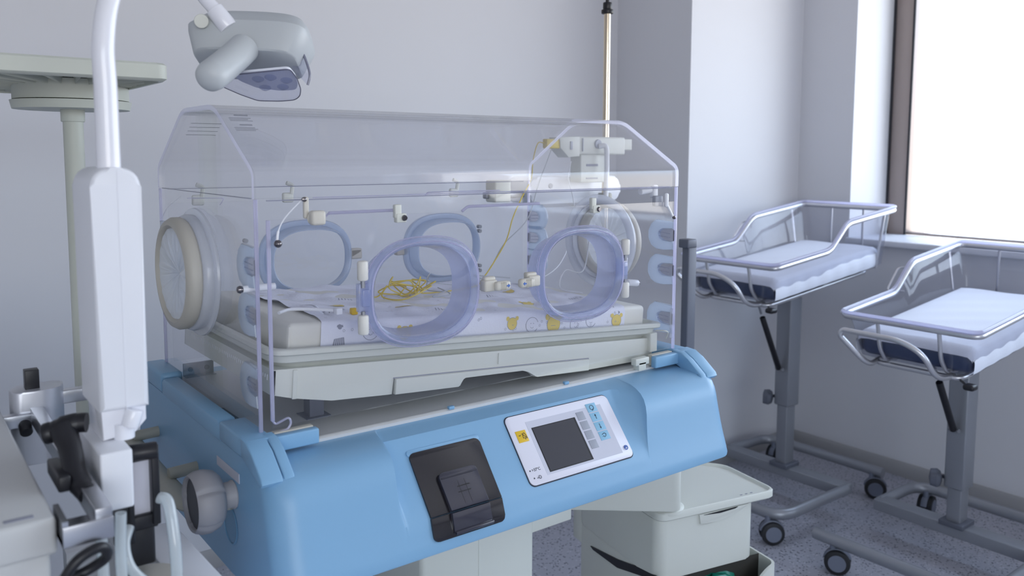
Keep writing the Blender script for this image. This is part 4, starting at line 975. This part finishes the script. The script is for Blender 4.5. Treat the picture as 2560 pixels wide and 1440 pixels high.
# fixture at the top left corner
cr_ = thing('ceiling_fixture', (-.45, .3, 1.9), 'corner of a grey overhead fixture in the upper left corner', 'fixture')
mb = MB(); mb.box(-.35, -.022, -.2, .0, .0, .03, .006, M=Matrix.Translation((.155, -.3, -.045)) @ Matrix.Rotation(math.radians(18), 4, 'Y')); mb.build('fixture_body', SHELFM, cr_)
mb = MB(); mb.cyl((-.1, -.4, -.02), (-.1, -.4, 1.0), .02); mb.build('fixture_stem', SHELFM, cr_)

# ------------------------------------------------------------------ drawer unit on its swing arm
RZ = -.203
du = thing('drawer_unit', (1.077, .105, .60), 'cream swivel drawer unit with tray top under the right of the incubator', 'drawers', rz=RZ)
def duo(mb, name, m, label=None, par=None):
    o = mb.build(name, m, par or du)
    if label: o['label'] = label
    return o
W_, D_ = .385, .26
mb = MB(); top = [(p.x, p.y) for p in fillet([(0, 0, 0), (.393, 0, 0), (.39, .21, 0), (.29, .30, 0), (.0, .34, 0)], .03, closed=True)]
def sc_(ins): return [((a - W_ / 2) * (1 - ins / (W_ / 2)) + W_ / 2, (b - .16) * (1 - ins / .16) + .16) for a, b in top]
mb.loft([[(a, b, -.022) for a, b in sc_(.004)], [(a, b, -.018) for a, b in sc_(0)], [(a, b, -.002) for a, b in sc_(0)], [(a, b, .001) for a, b in sc_(.002)], [(a, b, .001) for a, b in sc_(.006)], [(a, b, -.006) for a, b in sc_(.010)]], caps=True)
duo(mb, 'tray_top', CREAM)
mb = MB()
for k_ in range(3): mb.box(.285 + k_ * .018, .292 + k_ * .018, .024, .027, -.0058, -.0052)
duo(mb, 'tray_mark', GPRINT)
mb = MB(); mb.lathe([(.05, -.006), (.05, .002), (.044, .006), (.03, .008), (.0, .008)], (.048, .045, 0), (0, 0, 1), 36); duo(mb, 'swivel_disc', CREAM)
def bin_(z0, z1, x0, x1, y0, y1, cut, par, name):
    """open drawer with thin walls; cut: the front dips in the middle"""
    t = .006; o_ = rrect(x0, x1, y0, y1, .03, 6); n = len(o_)
    def topz(a, b):
        if not cut or b > y0 + .03: return z1
        u = (a - x0) / (x1 - x0); return z1 - .05 * smoothstep((u - .05) / .2) * smoothstep((.95 - u) / .25)
    i_ = [((a - (x0 + x1) / 2) * (1 - 2 * t / (x1 - x0)) + (x0 + x1) / 2, (b - (y0 + y1) / 2) * (1 - 2 * t / (y1 - y0)) + (y0 + y1) / 2) for a, b in o_]
    # densify
    mb = MB()
    def dens(P):
        out = []
        for (a, b), (c, d) in zip(P, P[1:] + P[:1]):
            k_ = max(1, int(math.hypot(c - a, d - b) / .012))
            for q_ in range(k_): out.append((a + (c - a) * q_ / k_, b + (d - b) * q_ / k_))
        return out
    O2 = dens(o_); I2 = [((a - (x0 + x1) / 2) * (1 - 2 * t / (x1 - x0)) + (x0 + x1) / 2, (b - (y0 + y1) / 2) * (1 - 2 * t / (y1 - y0)) + (y0 + y1) / 2) for a, b in O2]
    mb.loft([[(a, b, z0) for a, b in O2], [(a, b, topz(a, b) - .001) for a, b in O2], [(a, b, topz(*o2) - .001) for (a, b), o2 in zip(I2, O2)], [(a, b, z0 + .006) for a, b in I2]], caps=True)
    return duo(mb, name, CREAM, par=par)
d1 = MB(); d1.prism(rrect(.005, .33, .012, .42, .03), -.185, -.024, 'z', .004); d1 = duo(d1, 'upper_drawer', CREAM)
mb = MB(); mb.prism([(.132, -.0245), (.30, -.0245), (.285, -.033), (.25, -.045), (.20, -.053), (.155, -.056), (.137, -.052)], .0055, .02, 'y', .003); mb.build('drawer_grip', CREAM, d1)
mb = MB(); mb.prism([(.145, -.0275), (.26, -.0255), (.25, -.0285), (.20, -.0315)], .0038, .0065, 'y'); mb.build('grip_opening', BLACK, d1)
mb = MB(); mb.prism([(.0, -.168), (.10, -.184), (.2, -.208), (.345, -.232), (.33, -.237), (.2, -.232), (.08, -.20)], .004, .0085, 'x'); mb.build('side_opening', BLACK, d1)
mb = MB(); mb.box(.008, .32, .03, .41, -.46, -.183, .01); mb.box(.008, .1, .40, .455, -.25, -.03, .006); duo(mb, 'frame', CREAM)
bin_(-.36, -.190, .012, .372, -.04, .26, True, None, 'lower_drawer')
mb = MB(); mb.box(.022, .362, -.028, .03, -.262, -.258); mb.box(.022, .362, .0295, .031, -.35, -.19); mb.box(.33, .362, .03, .245, -.262, -.256); duo(mb, 'drawer_shade', BROWN)  # dark sheets stand in for shade and brown contents inside the drawer
gb = MB(); gb.loft([[(.08 * math.cos(a) * s_ + .2 + .006 * math.sin(5 * a), .03 * math.sin(a) * s_ + .03, z_ + .004 * math.sin(3 * a)) for a in [2 * math.pi * k_ / 24 for k_ in range(24)]] for s_, z_ in ((.7, -.255), (1, -.245), (.95, -.228), (.6, -.215), (.2, -.212))], caps=True)
gb.xform(Matrix.Translation((1.077, .105, .60)) @ Matrix.Rotation(RZ, 4, 'Z')); o = gb.build('green_bag', GREEN); tag(o, 'crumpled green bag inside the open lower drawer', 'bag')
# swing arm: part of the incubator
mb = MB(); a_, b_ = Vector((.80, .335)), Vector((1.118, .07)); d_ = (b_ - a_).normalized(); n_ = Vector((-d_.y, d_.x))
pts = [a_, b_, b_ + n_ * .12, a_ + n_ * .12]
mb.prism([(p.x, p.y) for p in fillet([(p.x, p.y, 0) for p in pts], .02, closed=True)], .612 - ZB, -.225, 'z', .004); mb.box(.6, .86, .2, .4, .615 - ZB, .67 - ZB, .004)
part(mb, 'swing_arm', CREAM)
mb = MB(); mb.prism([(.70, -.24), (.95, -.24), (.80, -.36), (.70, -.36)], .17, .24, 'y', .003); part(mb, 'arm_gusset', BLUE_D)

# ------------------------------------------------------------------ bassinets
def bassinet(x0, y0, zr, label, sl_label, grp='wheeled bassinets by the window'):
    """x0,y0 column position; zr rim height at the foot end"""
    r = thing('bassinet', (x0, y0, 0), label, 'bassinet', grp)
    def b(mb, name, m, par=None, lab=None):
        o = mb.build(name, m, par or r)
        if lab: o['label'] = lab
        return o
    zt_ = .12
    # Z shaped base: cross bar, near tube with free end on the left, far tube with free end on the right
    mb = MB()
    mb.box(-.035, .035, -.31, .31, zt_ - .025, zt_ + .02, .004)
    mb.tube(fillet([(0, -.30, zt_), (-.46, -.30, zt_), (-.46, .30, zt_)], .10, 8), .022, 16)
    mb.tube(fillet([(0, .30, zt_), (.30, .30, zt_), (.30, -.30, zt_)], .10, 8), .022, 16)
    b(mb, 'base_frame', GREYP)
    for cx, cy, a in ((-.46, -.25, -38), (-.46, .22, -62), (.28, .25, 10), (.29, -.26, -60)):
        R_ = Matrix.Translation((cx, cy, 0)) @ Matrix.Rotation(math.radians(a), 4, 'Z')
        mb = MB()
        for s_ in (-1, 1):
            mb.lathe([(.036, -.011), (.044, -.009), (.046, 0), (.044, .009), (.036, .011)], (0.012, s_ * .018, .046), (0, 1, 0), 28)
        mb.xform(R_); o = b(mb, 'caster', RUBBER)
        for s_ in (-1, 1): MB().cyl((.012, s_ * .0285, .046), (.012, s_ * .0305, .046), .031, bev=.0004).xform(R_).build('wheel_hub', WHEELG, o)
        mb = MB(); pts_ = [(.012 + .05 * math.cos(math.radians(t_)), .046 + .05 * math.sin(math.radians(t_))) for t_ in range(20, 171, 15)] + [(-.01, .05), (.012, .046)]
        mb.prism(pts_, -.012, .012, 'y', .003); mb.cyl((-.005, 0, .085), (-.005, 0, .115), .011); mb.xform(R_); mb.build('caster_fork', WHEELG, o)
    mb = MB(); mb.box(-.05, .05, -.045, .045, zt_ + .015, zt_ + .035, .004); b(mb, 'column_socket', GREYPD)
    hmid = zr - .60
    mb = MB(); mb.box(-.032, .032, -.026, .026, zt_ + .02, hmid + .1, .005); b(mb, 'inner_column', GREYP)
    mb = MB(); mb.box(-.042, .042, -.036, .036, hmid - .07, zr - .185, .006); b(mb, 'outer_column', GREYP)
    mb = MB(); mb.cyl((-.02, .03, hmid - .04), (-.02, .05, hmid - .04), .008); mb.lathe([(.012, .0), (.03, .006), (.038, .018), (.034, .04), (.0, .045)], (-.035, .045, hmid - .045), (-.5, 1, 0), 24, mod=lambda a, h: (.85 + .15 * abs(math.cos(a))) * (1 + .06 * math.cos(5 * a))); b(mb, 'clamp_knob', GREYPD)
    # cradle, tilted head up
    CM = Matrix.Translation((-.45, 0, zr)) @ Matrix.Rotation(math.radians(-6.2), 4, 'Y')
    hw = .235; LL = .90
    def rimpath(hw_, dz=0, x_off=0):
        P = [(x_off, 0, dz), (x_off, -hw_, dz), (.37, -hw_, dz), (.50, -hw_, .095 + dz), (LL - x_off, -hw_, .10 + dz), (LL - x_off, hw_, .10 + dz), (.50, hw_, .095 + dz), (.37, hw_, dz), (x_off, hw_, dz)]
        return fillet(P, .035, 6, closed=True)
    mb = MB(); mb.tube(rimpath(hw), .0105, 12, closed=True)
    for yy in (-.11, .10): mb.tube(fillet([(0, yy, 0), (.012, yy, -.10), (.05, yy, -.155), (.12, yy, -.165)], .02), .007, 10)
    for xx, zz in ((.80, .10),):
        for s_ in (-1, 1): mb.tube([(xx, s_ * hw, zz), (xx - .02, s_ * (hw - .035), -.15)], .0055, 8)
    mb.tube([(LL, 0.08, .10), (LL - .03, .08, -.14)], .0055, 8); mb.tube([(LL, -.08, .10), (LL - .03, -.08, -.14)], .0055, 8)
    mb.tube(fillet([(.06, -.15, -.172), (LL - .10, -.15, -.172), (LL - .10, .15, -.172), (.06, .15, -.172)], .04, closed=True), .009, 10, closed=True)
    mb.box(.40, .60, -.06, .06, -.195, -.178, .003)
    mb.xform(CM); b(mb, 'cradle_frame', TAUPEM)
    # bumper loop at the foot end
    mb = MB(); mb.tube(fillet([(.10, .15, -.17), (-.01, .13, -.165), (-.075, .2, -.05), (-.07, .19, -.03), (-.075, -.02, -.03), (-.06, -.09, -.07), (-.02, -.11, -.16), (.08, -.12, -.172)], .05, 8), .0095, 12); mb.xform(CM); b(mb, 'bumper_loop', TAUPEM)
    # small chart hook on the left flank
    mb = MB(); mb.tube(fillet([(.42, hw - .01, .0), (.40, hw + .05, .0), (.49, hw + .05, .075), (.50, hw - .01, .08)], .015), .004, 8); mb.xform(CM); b(mb, 'side_hook', TAUPEM)
    # clear tub with lip
    def tr(ins, z_, fz):
        P = []
        base = rimpath(hw + .012 - ins, 0, -.014 + ins)
        zz0 = -.155
        return [(p.x, p.y, (p.z + .012) * fz + zz0 * (1 - fz)) for p in base]
    mb = MB(); mb.loft([tr(.0, 0, 1.0), tr(.014, 0, 1.0), tr(.024, 0, .95), tr(.045, 0, .3), tr(.052, 0, .05), tr(.07, 0, .0)], caps=False)
    mb.loft([tr(.07, 0, .0), [(.45 + (p[0] - .45) * .05, p[1] * .05, p[2]) for p in tr(.07, 0, .0)]])
    mb.xform(CM); tub = b(mb, 'clear_tub', TUB, lab='clear plastic tub')
    mb = MB(); P = rimpath(hw + .004, 0, -.006); mb.tube([Vector(p) + Vector((0, 0, .0155)) for p in P], .0062, 8, closed=True); mb.xform(CM); mb.build('tub_lip', ACR_E, tub)
    # gas spring
    mb = MB(); g0 = Vector((-.065, 0.0, zr * .54)); g1 = Vector((-.25, 0.0, zr - .15)); d = (g1 - g0); mb.cyl(g0, g0 + d * .70, .0125, bev=.002); o = b(mb, 'gas_spring', BLACK)
    mb = MB(); mb.cyl(g0 + d * .75, g1, .005); mb.cyl(g0 + Vector((0, -.02, 0)), g0 + Vector((.01, .02, 0)), .008); mb.box(-.02, .02, -.015, .015, -.012, .03, .002, M=Matrix.Translation(g1)); mb.build('spring_rod', STEELD, o)
    mb = MB(); mb.box(-.45, -.41, -.225, -.19, zr - .178, zr - .158, .008); mb.cyl((-.43, -.20, zr - .168), (-.3, -.1, zr - .172), .004); o = b(mb, 'release_handle', BLACK)
    # mattress + sheet
    mt = MB(); mt.box(.045, LL - .075, -.195, .195, -.148, -.062, .03, seg=5); mt.xform(Matrix.Translation((x0, y0, 0)) @ CM)
    me_ = thing('bassinet_mattress', (x0, y0, zr - .1), sl_label, 'mattress', 'mattresses in the bassinets')
    mt.build('foam_pad', NAVY, me_, (-x0, -y0, -(zr - .1)))
    mb = MB(); rr_ = []
    def shp(u, v):
        xx = .04 + u * (LL - .145); 
        prof = [(-.20, -.14), (-.2035, -.125), (-.205, -.105), (-.2035, -.085), (-.197, -.067), (-.183, -.057), (-.15, -.0545), (-.08, -.054), (0, -.054), (.08, -.054), (.15, -.0545), (.183, -.057), (.197, -.067), (.2035, -.085), (.205, -.105), (.2035, -.125), (.20, -.14)]
        f = v * (len(prof) - 1); i = min(int(f), len(prof) - 2); t = f - i; yv = prof[i][0] * (1 - t) + prof[i + 1][0] * t; zv = prof[i][1] * (1 - t) + prof[i + 1][1] * t
        zv += .0012 * math.sin(xx * 45 + yv * 30) if abs(yv) < .17 else 0; yv += .0012 * math.sin(xx * 60) * (1 if abs(yv) > .19 else 0)
        if u < .02 and zv > -.09: zv -= .012; xx -= .004
        if u == 0 and zv > -.09: zv -= .016
        return (xx, yv, zv)
    mb.loft([[shp(i / 60, j / 48) for j in range(49)] for i in range(61)], closed_ring=False); mb.xform(Matrix.Translation((x0, y0, 0)) @ CM)
    o = mb.build('fitted_sheet', SHEETB, me_, (-x0, -y0, -(zr - .1)), 180); o['label'] = 'white muslin sheet'
    return r
bassinet(2.71, .845, 1.085, 'wheeled clear-tub bassinet in the room corner beside the incubator, set higher than the other', 'navy mattress with white sheet in the bassinet nearer the room corner')
bassinet(2.705, .09, .952, 'wheeled clear-tub bassinet under the window, cut by the right edge, set lower than the other', 'navy mattress with white sheet in the lower bassinet at the right edge')

# dark upright post behind the incubator's right end
ps = thing('equipment_stand', (1.525, .41, 0), 'dark grey upright stand post just right of the incubator hood', 'stand')
mb = MB(); mb.box(-.019, .019, -.014, .014, .06, 1.25, .004); mb.build('post', GREYPD, ps)
mb = MB(); mb.box(-.03, .012, -.02, .02, 1.235, 1.262, .004); mb.build('post_cap', GREYPD, ps)
mb = MB(); mb.box(-.2, .2, -.02, .02, .03, .07, .006); mb.box(-.02, .02, -.2, .2, .03, .07, .006); mb.build('foot', GREYPD, ps)
for a, b in ((-.18, 0), (.18, 0), (0, -.18), (0, .18)):
    mb = MB(); mb.cyl((a - .01, b, .02), (a + .01, b, .02), .02, bev=.003); mb.build('caster', RUBBER, ps)
